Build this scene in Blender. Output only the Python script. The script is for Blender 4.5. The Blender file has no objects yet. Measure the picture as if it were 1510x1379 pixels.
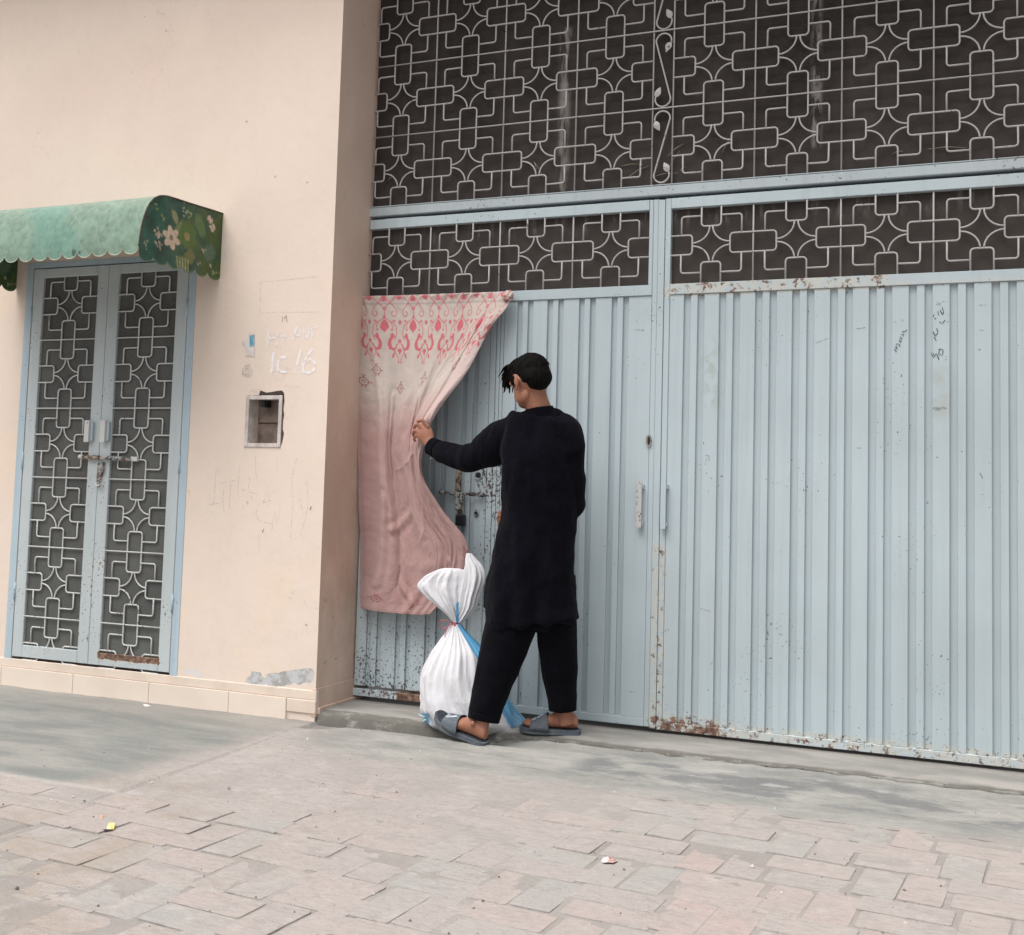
import bpy, bmesh, math, random
import numpy as np
from mathutils import Vector, Matrix, noise as mnoise
random.seed(7); RNG = np.random.default_rng(11)
scn = bpy.context.scene
C = scn.collection

# ------------------------------------------------------------------ camera, world, sun, exposure
CAM = np.array([2.5784, -5.0912, 1.0521]); FPX = 1691.45; PCX, PCY = 755.0, 602.0
YAW, PIT, ROL = math.radians(22.4879), math.radians(4.2150), math.radians(1.6355)
def cam_axes():
    cy, sy, cp, sp, cr, sr = math.cos(YAW), math.sin(YAW), math.cos(PIT), math.sin(PIT), math.cos(ROL), math.sin(ROL)
    f = np.array([-sy*cp, cy*cp, sp]); r = np.array([cy, sy, 0.0]); u = np.cross(r, f)
    return r*cr + u*sr, -r*sr + u*cr, f
RT, UP, FW = cam_axes()
def at(px, py, Y):
    """the point of the vertical plane y = Y measured in the photograph's survey at (px, py)"""
    d = FW + RT*(px-PCX)/FPX - UP*(py-PCY)/FPX
    return CAM + d*((Y-CAM[1])/d[1])
def atz(px, py, Z):
    d = FW + RT*(px-PCX)/FPX - UP*(py-PCY)/FPX
    return CAM + d*((Z-CAM[2])/d[2])
def proj(p):
    d = np.asarray(p)-CAM; z = d@FW
    return PCX+FPX*(d@RT)/z, PCY-FPX*(d@UP)/z
cam_d = bpy.data.cameras.new('camera'); cam = bpy.data.objects.new('camera', cam_d); C.objects.link(cam)
cam.matrix_world = Matrix(((RT[0], UP[0], -FW[0], CAM[0]), (RT[1], UP[1], -FW[1], CAM[1]), (RT[2], UP[2], -FW[2], CAM[2]), (0, 0, 0, 1)))
cam_d.sensor_fit = 'HORIZONTAL'; cam_d.sensor_width = 36.0; cam_d.lens = FPX/1510*36.0
cam_d.shift_x = 0.0; cam_d.shift_y = -(689.5-PCY)/1510
cam_d.clip_start = 0.05; cam_d.clip_end = 500
scn.camera = cam

SUN_EL, SUN_AZ = math.radians(66), math.radians(205)      # azimuth measured from +Y, clockwise: behind the camera, a little to its left
world = bpy.data.worlds.new('World'); scn.world = world; world.use_nodes = True
wt = world.node_tree; wt.nodes.clear()
sky = wt.nodes.new('ShaderNodeTexSky'); sky.sky_type = 'NISHITA'; sky.sun_disc = False
sky.sun_elevation = SUN_EL; sky.sun_rotation = SUN_AZ; sky.dust_density = 6.0; sky.air_density = 1.6; sky.ozone_density = 1.0
hs = wt.nodes.new('ShaderNodeHueSaturation'); hs.inputs['Saturation'].default_value = 0.22
bg = wt.nodes.new('ShaderNodeBackground'); bg.inputs['Strength'].default_value = 0.125
wo = wt.nodes.new('ShaderNodeOutputWorld')
wt.links.new(sky.outputs[0], hs.inputs['Color']); wt.links.new(hs.outputs[0], bg.inputs[0]); wt.links.new(bg.outputs[0], wo.inputs[0])
sun_d = bpy.data.lights.new('sun', 'SUN'); sun_d.energy = 1.9; sun_d.angle = math.radians(50); sun_d.color = (1.0, 0.955, 0.90)
sun = bpy.data.objects.new('sun', sun_d); C.objects.link(sun)
sdir = Vector((math.sin(SUN_AZ)*math.cos(SUN_EL), math.cos(SUN_AZ)*math.cos(SUN_EL), math.sin(SUN_EL)))
sun.rotation_euler = sdir.to_track_quat('Z', 'Y').to_euler(); sun.location = sdir*20
vs = scn.view_settings
scn.display_settings.display_device = 'sRGB'
vs.view_transform = 'Standard'; vs.look = 'None'; vs.exposure = 0.36; vs.gamma = 1.0; vs.use_curve_mapping = False
scn.render.engine = 'CYCLES'

# ------------------------------------------------------------------ node helper
class S:
    """a node socket that can be combined with ordinary operators"""
    def __init__(s, m, o): s.m, s.o = m, o
    def _b(s, op, b, c=None):
        n = s.m.nodes.new('ShaderNodeMath'); n.operation = op
        for i, v in enumerate([s, b, c]):
            if v is None: continue
            if isinstance(v, S): s.m.links.new(v.o, n.inputs[i])
            else: n.inputs[i].default_value = float(v)
        return S(s.m, n.outputs[0])
    def __add__(s, b): return s._b('ADD', b)
    __radd__ = __add__
    def __mul__(s, b): return s._b('MULTIPLY', b)
    __rmul__ = __mul__
    def __sub__(s, b): return s._b('SUBTRACT', b)
    def __rsub__(s, b): return (s*-1.0) + b
    def __truediv__(s, b): return s._b('DIVIDE', b)
    def abs(s): return s._b('ABSOLUTE', 0)
    def max(s, b): return s._b('MAXIMUM', b)
    def min(s, b): return s._b('MINIMUM', b)
    def pow(s, b): return s._b('POWER', b)
    def ramp(s, a, b, lo=0.0, hi=1.0):
        n = s.m.nodes.new('ShaderNodeMapRange'); n.interpolation_type = 'SMOOTHSTEP'
        s.m.links.new(s.o, n.inputs[0])
        for i, v in zip((1, 2, 3, 4), (a, b, lo, hi)): n.inputs[i].default_value = v
        return S(s.m, n.outputs[0])
class Mat:
    def __init__(s, name, rough=0.8, spec=0.3):
        s.mat = bpy.data.materials.new(name); s.mat.use_nodes = True; s.t = s.mat.node_tree
        s.nodes, s.links = s.t.nodes, s.t.links
        s.b = s.nodes['Principled BSDF']; s.b.inputs['Roughness'].default_value = rough
        s.b.inputs['Specular IOR Level'].default_value = spec
        g = s.nodes.new('ShaderNodeNewGeometry'); s.pos = g.outputs['Position']
        sp = s.nodes.new('ShaderNodeSeparateXYZ'); s.links.new(s.pos, sp.inputs[0])
        s.x, s.y, s.z = [S(s, sp.outputs[i]) for i in range(3)]
    def vec(s, sc):
        n = s.nodes.new('ShaderNodeVectorMath'); n.operation = 'MULTIPLY'; s.links.new(s.pos, n.inputs[0]); n.inputs[1].default_value = sc
        return n.outputs[0]
    def noise(s, scale, detail=3, rough=0.55, sc=None, off=0.0):
        n = s.nodes.new('ShaderNodeTexNoise'); n.inputs['Scale'].default_value = scale
        n.inputs['Detail'].default_value = detail; n.inputs['Roughness'].default_value = rough
        v = s.vec(sc or (1, 1, 1))
        if off:
            a = s.nodes.new('ShaderNodeVectorMath'); a.operation = 'ADD'; s.links.new(v, a.inputs[0]); a.inputs[1].default_value = (off, off*1.7, -off); v = a.outputs[0]
        s.links.new(v, n.inputs['Vector']); return S(s, n.outputs['Fac'])
    def voro(s, scale, feature='F1', sc=None):
        n = s.nodes.new('ShaderNodeTexVoronoi'); n.feature = feature; n.inputs['Scale'].default_value = scale
        s.links.new(s.vec(sc or (1, 1, 1)), n.inputs['Vector']); return S(s, n.outputs['Distance'])
    def rnd(s):
        n = s.nodes.new('ShaderNodeObjectInfo'); return S(s, n.outputs['Random'])
    def attr(s, name):
        n = s.nodes.new('ShaderNodeVertexColor'); n.layer_name = name; return S(s, n.outputs['Color'])
    def box(s, x0, x1, z0, z1, soft=0.02, zz=None):
        z = s.z if zz is None else zz
        a = s.x.ramp(x0-soft, x0+soft) * s.x.ramp(x1-soft, x1+soft, 1, 0)
        return a * z.ramp(z0-soft, z0+soft) * z.ramp(z1-soft, z1+soft, 1, 0)
    def mix(s, f, a, b, mode='MIX'):
        n = s.nodes.new('ShaderNodeMix'); n.data_type = 'RGBA'; n.blend_type = mode; n.clamp_factor = True
        if isinstance(f, S): s.links.new(f.o, n.inputs[0])
        else: n.inputs[0].default_value = f
        for k, v in ((6, a), (7, b)):
            if isinstance(v, S): s.links.new(v.o, n.inputs[k])
            else: n.inputs[k].default_value = (*v, 1)
        return S(s, n.outputs[2])
    def color(s, c):
        if isinstance(c, S): s.links.new(c.o, s.b.inputs['Base Color'])
        else: s.b.inputs['Base Color'].default_value = (*c, 1)
    def rough(s, r): s.links.new(r.o, s.b.inputs['Roughness'])
    def bump(s, h, strength=0.5, dist=0.01):
        n = s.nodes.new('ShaderNodeBump'); n.inputs['Strength'].default_value = strength; n.inputs['Distance'].default_value = dist
        s.links.new(h.o, n.inputs['Height']); s.links.new(n.outputs[0], s.b.inputs['Normal'])

def mul3(c, k): return tuple(v*k for v in c)

# ---- painted steel of the gate and the double door
PAINT = (0.468, 0.550, 0.592)
def gate_paint(name, base=PAINT, chip=0.0, heavy=True, rough=0.42):
    m = Mat(name, rough, 0.35)
    c = m.mix(m.noise(1.3, 4).ramp(.3, .75), mul3(base, 1.03), mul3(base, .90))
    c = m.mix(m.noise(3.0, 5, .6, (9, 9, .35)).ramp(.45, .8)*.55, c, mul3(base, .80))                # vertical wash streaks
    c = m.mix(m.noise(2.2, 3, .5, off=3).ramp(.5, .8)*.35, c, (base[0]*1.02, base[1]*.93, base[2]*.90)) # warmer faded areas
    n1 = m.noise(75, 4, .6); n2 = m.noise(34, 6, .72, (1, 1, .55), 5)
    zone = m.noise(2.6, 2, .5, off=9).ramp(.42, .7)
    if 'grille' in name: c = m.mix(m.x.ramp(-1.1, -.9, 1, 0), c, (.60, .61, .605))
    thr = zone*.085 + .006
    low = m.z.ramp(0.0, .9, 1, 0)
    wick = m.box(.30, .46, .0, 1.25, .06)
    lleft = m.box(-.36, .15, 0.0, .75, .10)
    thr = thr + low*.035 + chip
    if heavy: thr = thr + wick*.115 + lleft*.095 + m.box(-2.0, -1.5, .2, 1.15, .05)*.06
    chips = (n1 + thr).ramp(.735, .75).max((n2 + thr*1.1).ramp(.775, .785))
    chipc = m.mix(m.noise(12, 2, off=2).ramp(.45, .6), (.028, .027, .03), (.13, .06, .04))
    c = m.mix(chips*.9, c, chipc)
    # rust that creeps from the bottom rail, the meeting stile, the head of the right sheet and the drip under the door's last cell
    if heavy:
        rn = m.noise(38, 6, .72, off=1)
        d = (m.box(1.17, 1.52, -.02, .085, .04)*.30).max(m.box(-.1, .28, .0, .075, .02)*.40)
        d = d.max(m.box(1.2, 3.2, -.02, .075, .012)*.175).max(m.box(1.172, 1.255, 0, .85, .02)*.15)
        d = d.max(m.box(1.21, 2.2, 1.965, 2.04, .012)*.185).max(m.box(1.6, 3.1, 1.97, 2.0, .010)*.12)
        d = d.max(m.box(-1.665, -1.265, .135, .178, .012)*.42)
        rust = (rn + d).ramp(.72, .80)
        rc = m.mix(m.noise(40, 3, off=4).ramp(.35, .7), (.10, .055, .042), (.30, .19, .13))
        c = m.mix(d.ramp(.03, .2)*.5*m.noise(22, 3).ramp(.3, .6), c, (.58, .54, .45))
        c = m.mix(rust, c, rc)
        # grey-green grime smears on the wide slats
        c = m.mix(m.box(1.400, 1.470, 1.45, 1.75, .05)*m.noise(20, 3).ramp(.4, .6)*.55, c, (.33, .36, .31))
        c = m.mix(m.box(2.375, 2.435, 1.40, 1.62, .05)*m.noise(12, 3).ramp(.35, .6)*.6, c, (.36, .38, .33))
        m.bump(n1*.25 + chips*-1.2 + rust*-.6, .35, .003)
    else:
        m.bump(n1*.25 + chips*-1.0, .3, .003)
    m.color(c); m.rough((chips*.35) + rough)
    return m.mat
M_GATE = gate_paint('pale_blue_gate_paint')
M_GATE_REC_SHADE = gate_paint('pale_blue_recess_shade_paint', mul3(PAINT, .93))  # same gate paint, darkened: recess shade put into the colour behind the slats
M_GRILLE = gate_paint('grey_white_grille_paint', (.455, .445, .445), .03, False, .5)
M_TRIM = gate_paint('blue_door_trim_paint', (.45, .555, .63), .0)
M_DOOR = gate_paint('faded_door_leaf_paint', (.52, .575, .595), .012)
M_TRANSOM = gate_paint('transom_beam_paint', (.44, .50, .53), .02, False)
M_HASP = gate_paint('old_bolt_paint', (.38, .40, .39), .19, False)

def m_rusty():
    m = Mat('bare_rusty_steel', .6, .4)
    m.color(m.mix(m.noise(45, 4).ramp(.4, .6), (.10, .055, .035), (.40, .36, .30))); m.bump(m.noise(80, 3), .3, .002); return m.mat
M_RUST = m_rusty()
def m_black(name, c, rough=.5):
    m = Mat(name, rough, .3); m.color(m.mix(m.noise(60, 3).ramp(.4, .7), c, mul3(c, 1.6))); return m.mat
M_BLACK = m_black('black_padlock_metal', (.015, .015, .017), .4)
def m_screen():
    m = Mat('dark_brown_mesh_screen', .9, .1)
    c = m.mix(m.noise(2.0, 4).ramp(.3, .75), (.033, .0285, .0275), (.058, .050, .047))
    weave = m.noise(260, 1, .5, (.15, 1, 1))
    c = m.mix(weave.ramp(.45, .6)*.22, c, (.075, .066, .062))
    st = m.box(.665, .715, 2.50, 3.32, .018)*m.noise(26, 4, .6, (1.3, 1, .25)).ramp(.42, .62)
    st = st.max(m.box(1.865, 1.905, 2.62, 3.6, .015)*m.noise(26, 4, .6, (1.3, 1, .3), 2).ramp(.42, .62))
    c = m.mix(st*.55, c, (.40, .37, .35))
    c = m.mix(m.z.ramp(2.9, 2.2)*.45, c, (.085, .073, .067))
    c = m.mix(m.box(-.4, 3.2, 2.30, 2.39, .04)*m.noise(30, 3, .6, (1, 1, .2)).ramp(.52, .7)*.4, c, (.25, .23, .22))
    m.color(c); return m.mat
M_SCREEN = m_screen()
def m_screen2():
    m = Mat('grey_wire_mesh_screen', .85, .15)
    c = m.mix(m.noise(3.0, 4).ramp(.3, .75), (.082, .084, .082), (.130, .133, .127))
    c = m.mix(m.noise(240, 1, .5, (.2, 1, 1)).ramp(.45, .6)*.3, c, (.16, .16, .155))
    c = m.mix(m.box(-1.86, -1.79, 1.06, 1.22, .02)*m.noise(20, 3).ramp(.4, .6)*.7, c, (.16, .11, .08))
    c = m.mix(m.noise(14, 4, .6, off=6).ramp(.68, .74)*.5, c, (.03, .03, .03))
    m.color(c); return m.mat
M_SCREEN2 = m_screen2()

# ---- plaster
def m_plaster(name, base, jamb=False):
    m = Mat(name, .92, .15)
    c = m.mix(m.noise(.9, 4).ramp(.3, .7), base, mul3(base, .93))
    c = m.mix(m.noise(5, 5, .65, (1, 1, .5)).ramp(.5, .8)*.35, c, mul3(base, .84))
    c = m.mix(m.noise(2.4, 4, .6, off=6).ramp(.45, .7)*m.z.ramp(1.0, 3.2, .7, 0), c, (base[0]*1.02, base[1]*.965, base[2]*.90))
    if not jamb:
        c = m.mix(m.noise(1.1, 3, .5, off=12).ramp(.4, .7)*m.z.ramp(1.8, 3.6)*.8, c, (base[0]*.90, base[1]*.86, base[2]*.86))
        # the flaked patch above the skirting, and the bare skim of old paint beside the door
        n = m.noise(9, 5, .65); band = m.x*.20 + .236
        dz = (m.z - band).abs()
        pk = m.box(-.74, -.375, .05, .30, .03)*dz.ramp(.0, .050, .24, 0)
        pk = pk + m.box(-.72, -.66, .09, .15, .01)*.10
        peel = (n*pk.ramp(.0, .05) + pk).ramp(.55, .585)
        pc = m.mix(m.noise(25, 3).ramp(.4, .6), (.36, .36, .355), (.55, .56, .58))
        c = m.mix(peel, c, pc)
        bare = (m.noise(14, 4, .6, off=3) + m.box(-1.13, -1.00, .07, .135, .015)*.35).ramp(.78, .82)
        c = m.mix(bare*.7, c, (.66, .68, .74))
        c = m.mix(m.box(-2.1, -1.3, .045, .09, .01)*m.noise(22, 4, .7, (1, 1, 2)).ramp(.56, .62)*.8, c, (.33, .30, .27))
        scuff = m.box(-1.05, -.42, .75, 1.22, .12)*(m.noise(10, 4, .7, (3.5, 1, .7), 4)).ramp(.60, .70)*.28
        c = m.mix(scuff, c, (.42, .40, .42))
        stain = m.box(-.8, -.36, .1, .9, .2)*m.noise(4, 4, .6, off=8).ramp(.45, .75)*.3
        c = m.mix(stain, c, mul3(base, .78))
        c = m.mix(m.voro(7.0).ramp(.035, .055, .7, 0)*m.noise(3, 2, off=21).ramp(.5, .6), c, (.35, .28, .24))
        c = m.mix(m.box(-.775, -.72, 1.60, 2.02, .03)*m.noise(8, 3, off=2).ramp(.35, .65)*.15, c, (.55, .55, .45))
        cr_ = (m.noise(1.7, 5, .6, off=51) - .5).abs().ramp(.0, .0018, 1, 0)*m.noise(1.6, 2, off=55).ramp(.54, .62)
        c = m.mix(cr_*.35, c, (.40, .33, .29))
        c = m.mix(m.noise(16, 6, .7, off=61).ramp(.45, .72)*.16, c, mul3(base, .78))
        h = m.noise(35, 4, .6)*.5 + m.noise(6, 3)*.9 + peel*-1.2 + cr_*-.4
    else:
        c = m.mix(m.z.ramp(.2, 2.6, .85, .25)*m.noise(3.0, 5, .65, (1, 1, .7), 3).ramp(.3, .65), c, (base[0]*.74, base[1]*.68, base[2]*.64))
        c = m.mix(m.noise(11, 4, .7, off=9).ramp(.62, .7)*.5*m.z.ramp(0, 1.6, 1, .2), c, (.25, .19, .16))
        h = m.noise(30, 4, .6)*.5 + m.noise(7, 3)*.6
    m.color(c); m.bump(h, .35, .006); return m.mat
M_WALL = m_plaster('cream_plaster', (.800, .678, .592))
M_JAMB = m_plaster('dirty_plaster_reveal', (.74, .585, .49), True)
def m_simple(name, c1, c2, sc=8, rough=.8, spec=.2, bump=.2, bs=40, bd=.003, det=4):
    m = Mat(name, rough, spec); m.color(m.mix(m.noise(sc, det).ramp(.35, .68), c1, c2)); m.bump(m.noise(bs, 4), bump, bd); return m.mat
M_TILE = m_simple('cream_skirting_tile', (.79, .69, .60), (.74, .64, .555), 3, .45, .4, .1)
M_BAND = m_simple('painted_skirting_band', (.765, .65, .56), (.69, .585, .50), 7, .9, .1, .4)
M_WOOD = m_simple('whitewashed_wood', (.66, .61, .59), (.45, .40, .37), 14, .8, .2, .3)
M_NICHE = m_simple('rough_niche_mortar', (.30, .235, .20), (.17, .135, .12), 16, .95, .1, .7, 30, .01)
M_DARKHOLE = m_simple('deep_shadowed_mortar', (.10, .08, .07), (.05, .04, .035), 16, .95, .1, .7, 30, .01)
M_CONC_OFF = m_simple('rendered_soffit', (.42, .37, .33), (.32, .28, .25), 2, .9, .1, .3)

# ---- ground
def m_ground():
    m = Mat('dusty_street_ground', .93, .12)
    dust = m.mix(m.noise(2.2, 5, .6).ramp(.3, .7), (.375, .343, .328), (.310, .287, .273))
    dust = m.mix(m.noise(9, 6, .65, off=4).ramp(.45, .75)*.5, dust, (.45, .42, .40))
    dust = m.mix(m.noise(13, 7, .75, (.5, 2.0, 1), 14).ramp(.50, .66)*.45, dust, (.255, .245, .235))
    mud = m.x.ramp(-.2, 1.0, 1, 0)*m.y.ramp(-1.3, -1.7)*1.0
    dust = m.mix(mud*m.noise(4, 5, .65, off=7).ramp(.42, .66)*.75, dust, (.30, .245, .195))
    dust = m.mix(m.noise(28, 5, .7, (1, 2.2, 1), 2).ramp(.60, .72)*.45, dust, (.33, .29, .27))
    # cement apron along the gate
    cem = m.mix(m.noise(5, 6, .65, (.6, 1.8, 1)).ramp(.35, .7), (.345, .342, .322), (.205, .215, .203))
    dk = m.box(1.05, 3.6, -.74, -.40, .07, m.y)*m.noise(5.5, 6, .62, (.55, 1.5, 1), 5).ramp(.44, .60)
    cem = m.mix(dk*.9, cem, (.135, .145, .152))
    cem = m.mix(m.box(1.3, 3.6, -.62, -.42, .06, m.y)*m.noise(7, 5, .6, (.7, 1.8, 1), 15).ramp(.56, .68)*.6, cem, (.45, .44, .43))
    ymask = (m.y + m.noise(6, 4)*.16).ramp(-.84, -.70)
    lf = m.x.ramp(-.2, .35)
    c = m.mix(ymask*lf*.85, dust, cem)
    nearlip = m.y.ramp(-.95, -.62)*m.x.ramp(-.35, -.05)*m.x.ramp(.4, .9, 1, 0)
    c = m.mix(nearlip*.75, c, cem)
    # grey cement slab before the double door
    edge = (m.x + m.y*-.145 + m.noise(4, 4)*.22 - .11)
    slab = edge.ramp(-.42, -.20, 1, 0)*(m.y + m.noise(12, 3)*.012).ramp(-1.690, -1.665)
    sc = m.mix(m.noise(4.5, 6, .62, (.45, 1.6, 1), 3).ramp(.35, .68), (.180, .193, .187), (.290, .290, .272))
    sc = m.mix(m.noise(2, 3, off=8).ramp(.45, .65)*.5, sc, (.19, .22, .213))
    sc = m.mix(m.y.ramp(-.75, -.36)*.45, sc, (.38, .345, .315))
    c = m.mix(slab*.92, c, sc)
    c = m.mix((m.y + m.noise(12, 3)*.012 + 1.678).abs().ramp(.0, .035, .6, 0)*m.x.ramp(-.28, -.2, 1, 0), c, (.43, .405, .385))
    bz = (m.y.ramp(-.95, -.90, 1, 0)*m.x.ramp(1.33, 1.40)).max(m.y.ramp(-1.88, -1.80, 1, 0))
    c = m.mix(bz*m.noise(2.6, 4, .6, off=41).ramp(.28, .60, .15, 1)*.8, c, (.265, .248, .235))
    # dirt gathered in the joints: the bed between the bricks
    fine = m.noise(70, 5, .7)
    c = m.mix(m.noise(42, 7, .78, (.6, 1.7, 1), 17).ramp(.47, .62)*.38, c, (.225, .215, .205))
    c = m.mix(m.noise(120, 4, .75).ramp(.57, .70)*.35, c, (.47, .45, .43))
    c = m.mix(fine.ramp(.58, .72)*.3, c, (.26, .24, .225))
    gl_ = (m.y + m.noise(9, 4, .6, (1, .2, 1))*.05 + .302).abs().ramp(.016, .034, 1, 0)*m.x.ramp(.35, .6)*m.noise(30, 5, .7, (.5, 1, 1)).ramp(.26, .46)
    c = m.mix(gl_*.85, c, (.10, .095, .085))
    ch_ = m.box(-.36, .6, -.46, -.33, .012, m.y)*m.noise(16, 5, .7, (.5, 1, 1), 3).ramp(.30, .6)
    c = m.mix(ch_*.45, c, (.17, .165, .155))
    c = m.mix(m.box(.10, .33, -.468, -.415, .010, m.y + m.noise(30, 4, .7)*.02 - .01)*.95, c, (.018, .018, .016))  # shade inside the sill hole, painted near-black over the modelled dip
    c = m.mix(m.box(-.36, -.16, -.52, -.36, .03, m.y + m.x*.9 + .26)*.0, c, (.05, .05, .05))
    c = m.mix((m.y + m.x*-.02 + m.noise(5, 3)*.05 + .895).abs().ramp(.003, .012, 1, 0)*m.x.ramp(1.2, 1.5)*m.noise(24, 4, .7, (.5, 1, 1), 8).ramp(.45, .56)*.8, c, (.15, .14, .13))
    c = m.mix((m.y + m.noise(5, 3, .5, off=5)*.06 + .69).abs().ramp(.002, .010, 1, 0)*m.x.ramp(.7, 1.0)*m.noise(24, 4, .7, (.4, 1, 1), 18).ramp(.50, .60)*.7, c, (.17, .17, .16))
    hair_ = m.noise(3.2, 6, .68, (.7, 1.5, 1), 31)
    c = m.mix((hair_ - .5).abs().ramp(.0, .006, 1, 0)*m.noise(5, 3, off=33).ramp(.52, .62)*.6, c, (.17, .15, .14))
    m.color(c); m.bump(m.noise(26, 6, .7)*.6 + fine*.35, .8, .008); return m.mat
M_GROUND = m_ground()
def m_brick():
    m = Mat('dust_covered_brick', .93, .12)
    r = m.rnd()
    c = m.mix(r.ramp(.0, .45), (.385, .330, .313), (.355, .325, .310))
    c = m.mix(r.ramp(.60, .98)*.62*m.x.ramp(.8, 2.0, .35, 1), c, (.435, .320, .298))
    c = m.mix(r.ramp(.36, .42)*r.ramp(.55, .60, 1, 0)*.55, c, (.325, .332, .322))
    c = m.mix(m.noise(3.4, 5, .6, off=2).ramp(.34, .64)*.75, c, (.370, .338, .322))
    c = m.mix(m.noise(15, 6, .7).ramp(.5, .72)*.5, c, (.45, .42, .40))
    c = m.mix(m.noise(11, 7, .75, (.6, 1.8, 1), 6).ramp(.50, .66)*.5, c, (.265, .255, .245))
    c = m.mix((m.noise(3.2, 6, .68, (.7, 1.5, 1), 31) - .5).abs().ramp(.0, .006, 1, 0)*m.noise(5, 3, off=33).ramp(.52, .62)*.6, c, (.17, .15, .14))
    mud = m.x.ramp(-.2, 1.0, 1, 0)
    c = m.mix(mud*m.noise(4, 5, .65, off=7).ramp(.42, .66)*.7, c, (.31, .255, .205))
    c = m.mix(m.noise(42, 7, .78, (.6, 1.7, 1), 17).ramp(.47, .62)*.42, c, (.245, .232, .220))
    c = m.mix(m.noise(120, 4, .75).ramp(.56, .70)*.4, c, (.50, .47, .45))
    m.color(c); m.bump(m.noise(30, 6, .7)*.8 + m.noise(110, 3)*.3, .85, .007); return m.mat
M_BRICK = m_brick()
def m_thresh():
    m = Mat('cement_threshold', .9, .15)
    c = m.mix(m.noise(4, 6, .65, (.6, 1.4, 1)).ramp(.3, .7), (.345, .332, .312), (.235, .232, .22))
    c = m.mix(m.noise(7, 5, .6, (.4, 1.2, 1), 4).ramp(.52, .7)*.5, c, (.42, .39, .36))
    c = m.mix(m.y.ramp(-.05, -.0)*.6, c, (.17, .16, .15))
    c = m.mix((m.y + m.noise(9, 3, .5, (1, .1, 1))*.03).ramp(-.278, -.255, 1, 0)*m.noise(26, 5, .7, (.5, 1, 1)).ramp(.28, .50)*.85, c, (.13, .125, .11))
    c = m.mix(m.noise(60, 4, .7).ramp(.6, .72)*.35, c, (.2, .18, .17))
    m.color(c); m.bump(m.noise(22, 6, .7), .5, .008); return m.mat
M_THRESH = m_thresh()

# ------------------------------------------------------------------ mesh helpers
def link(name, me, mat=None, parent=None, smooth=False):
    if mat is not None and not me.materials: me.materials.append(mat)
    o = bpy.data.objects.new(name, me); C.objects.link(o)
    if parent is not None:
        o.parent = parent; o.matrix_parent_inverse = Matrix.Translation(-parent.location)
    if smooth: me.polygons.foreach_set('use_smooth', [True]*len(me.polygons))
    return o
def mk(name, vs_, fs, mat=None, parent=None, smooth=False):
    me = bpy.data.meshes.new(name); me.from_pydata([tuple(map(float, v)) for v in vs_], [], fs); me.update()
    return link(name, me, mat, parent, smooth)
def thing(name, label, cat, loc=(0, 0, 0), group=None):
    o = bpy.data.objects.new(name, None); C.objects.link(o); o.location = loc; o.empty_display_size = .1
    return tag(o, label, cat, group)
def tag(o, label=None, cat=None, group=None, kind=None):
    if label: o['label'] = label
    if cat: o['category'] = cat
    if group: o['group'] = group
    if kind: o['kind'] = kind
    return o
BF = [(0, 1, 2, 3), (7, 6, 5, 4), (0, 4, 5, 1), (1, 5, 6, 2), (2, 6, 7, 3), (3, 7, 4, 0)]
def box_vf(x0, x1, y0, y1, z0, z1, b=0.0):
    """a box whose front (y0) face has bevelled edges when b > 0"""
    if b <= 0:
        v = [(x0, y0, z0), (x0, y1, z0), (x1, y1, z0), (x1, y0, z0), (x0, y0, z1), (x0, y1, z1), (x1, y1, z1), (x1, y0, z1)]
        return v, [tuple(reversed(f)) for f in [(3, 2, 1, 0), (4, 5, 6, 7), (0, 1, 5, 4), (1, 2, 6, 5), (2, 3, 7, 6), (3, 0, 4, 7)]]
    v = [(x0, y1, z0), (x1, y1, z0), (x1, y1, z1), (x0, y1, z1), (x0, y0+b, z0), (x1, y0+b, z0), (x1, y0+b, z1), (x0, y0+b, z1),
         (x0+b, y0, z0+b), (x1-b, y0, z0+b), (x1-b, y0, z1-b), (x0+b, y0, z1-b)]
    f = [(0, 3, 2, 1), (0, 1, 5, 4), (1, 2, 6, 5), (2, 3, 7, 6), (3, 0, 4, 7), (4, 5, 9, 8), (5, 6, 10, 9), (6, 7, 11, 10), (7, 4, 8, 11), (8, 9, 10, 11)]
    return v, f
def box(name, x0, x1, y0, y1, z0, z1, mat, parent=None, b=0.0):
    v, f = box_vf(x0, x1, y0, y1, z0, z1, b); return mk(name, v, f, mat, parent)
def boxes(name, bs, mat, parent=None):
    V, F = [], []
    for bb in bs:
        v, f = box_vf(*bb); k = len(V); V += v; F += [tuple(i+k for i in q) for q in f]
    return mk(name, V, F, mat, parent)
def sweep_vf(pts, r, n=6, closed=False, caps=True):
    """round bar along a polyline; r may be a number or one radius per point"""
    P = [Vector(p) for p in pts]; N = len(P); rr = [r]*N if isinstance(r, (int, float)) else list(r)
    V, F = [], []; ref = None
    for i in range(N):
        if closed: t = (P[(i+1) % N]-P[i-1])
        else: t = (P[min(i+1, N-1)]-P[max(i-1, 0)])
        t.normalize()
        if ref is None: ref = t.orthogonal().normalized()
        a = (ref - t*ref.dot(t))
        a = a.normalized() if a.length > 1e-6 else t.orthogonal().normalized()
        ref = a; b = t.cross(a)
        for k in range(n):
            w = 2*math.pi*(k+.5)/n; V.append(P[i]+(a*math.cos(w)+b*math.sin(w))*rr[i])
    for i in range(N if closed else N-1):
        j = (i+1) % N
        for k in range(n): F.append((i*n+k, i*n+(k+1) % n, j*n+(k+1) % n, j*n+k))
    if caps and not closed: F += [tuple(range(n-1, -1, -1)), tuple((N-1)*n+k for k in range(n))]
    return V, F
def sweep(name, pts, r, mat, parent=None, n=6, closed=False, smooth=True):
    v, f = sweep_vf(pts, r, n, closed); return mk(name, v, f, mat, parent, smooth)
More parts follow.
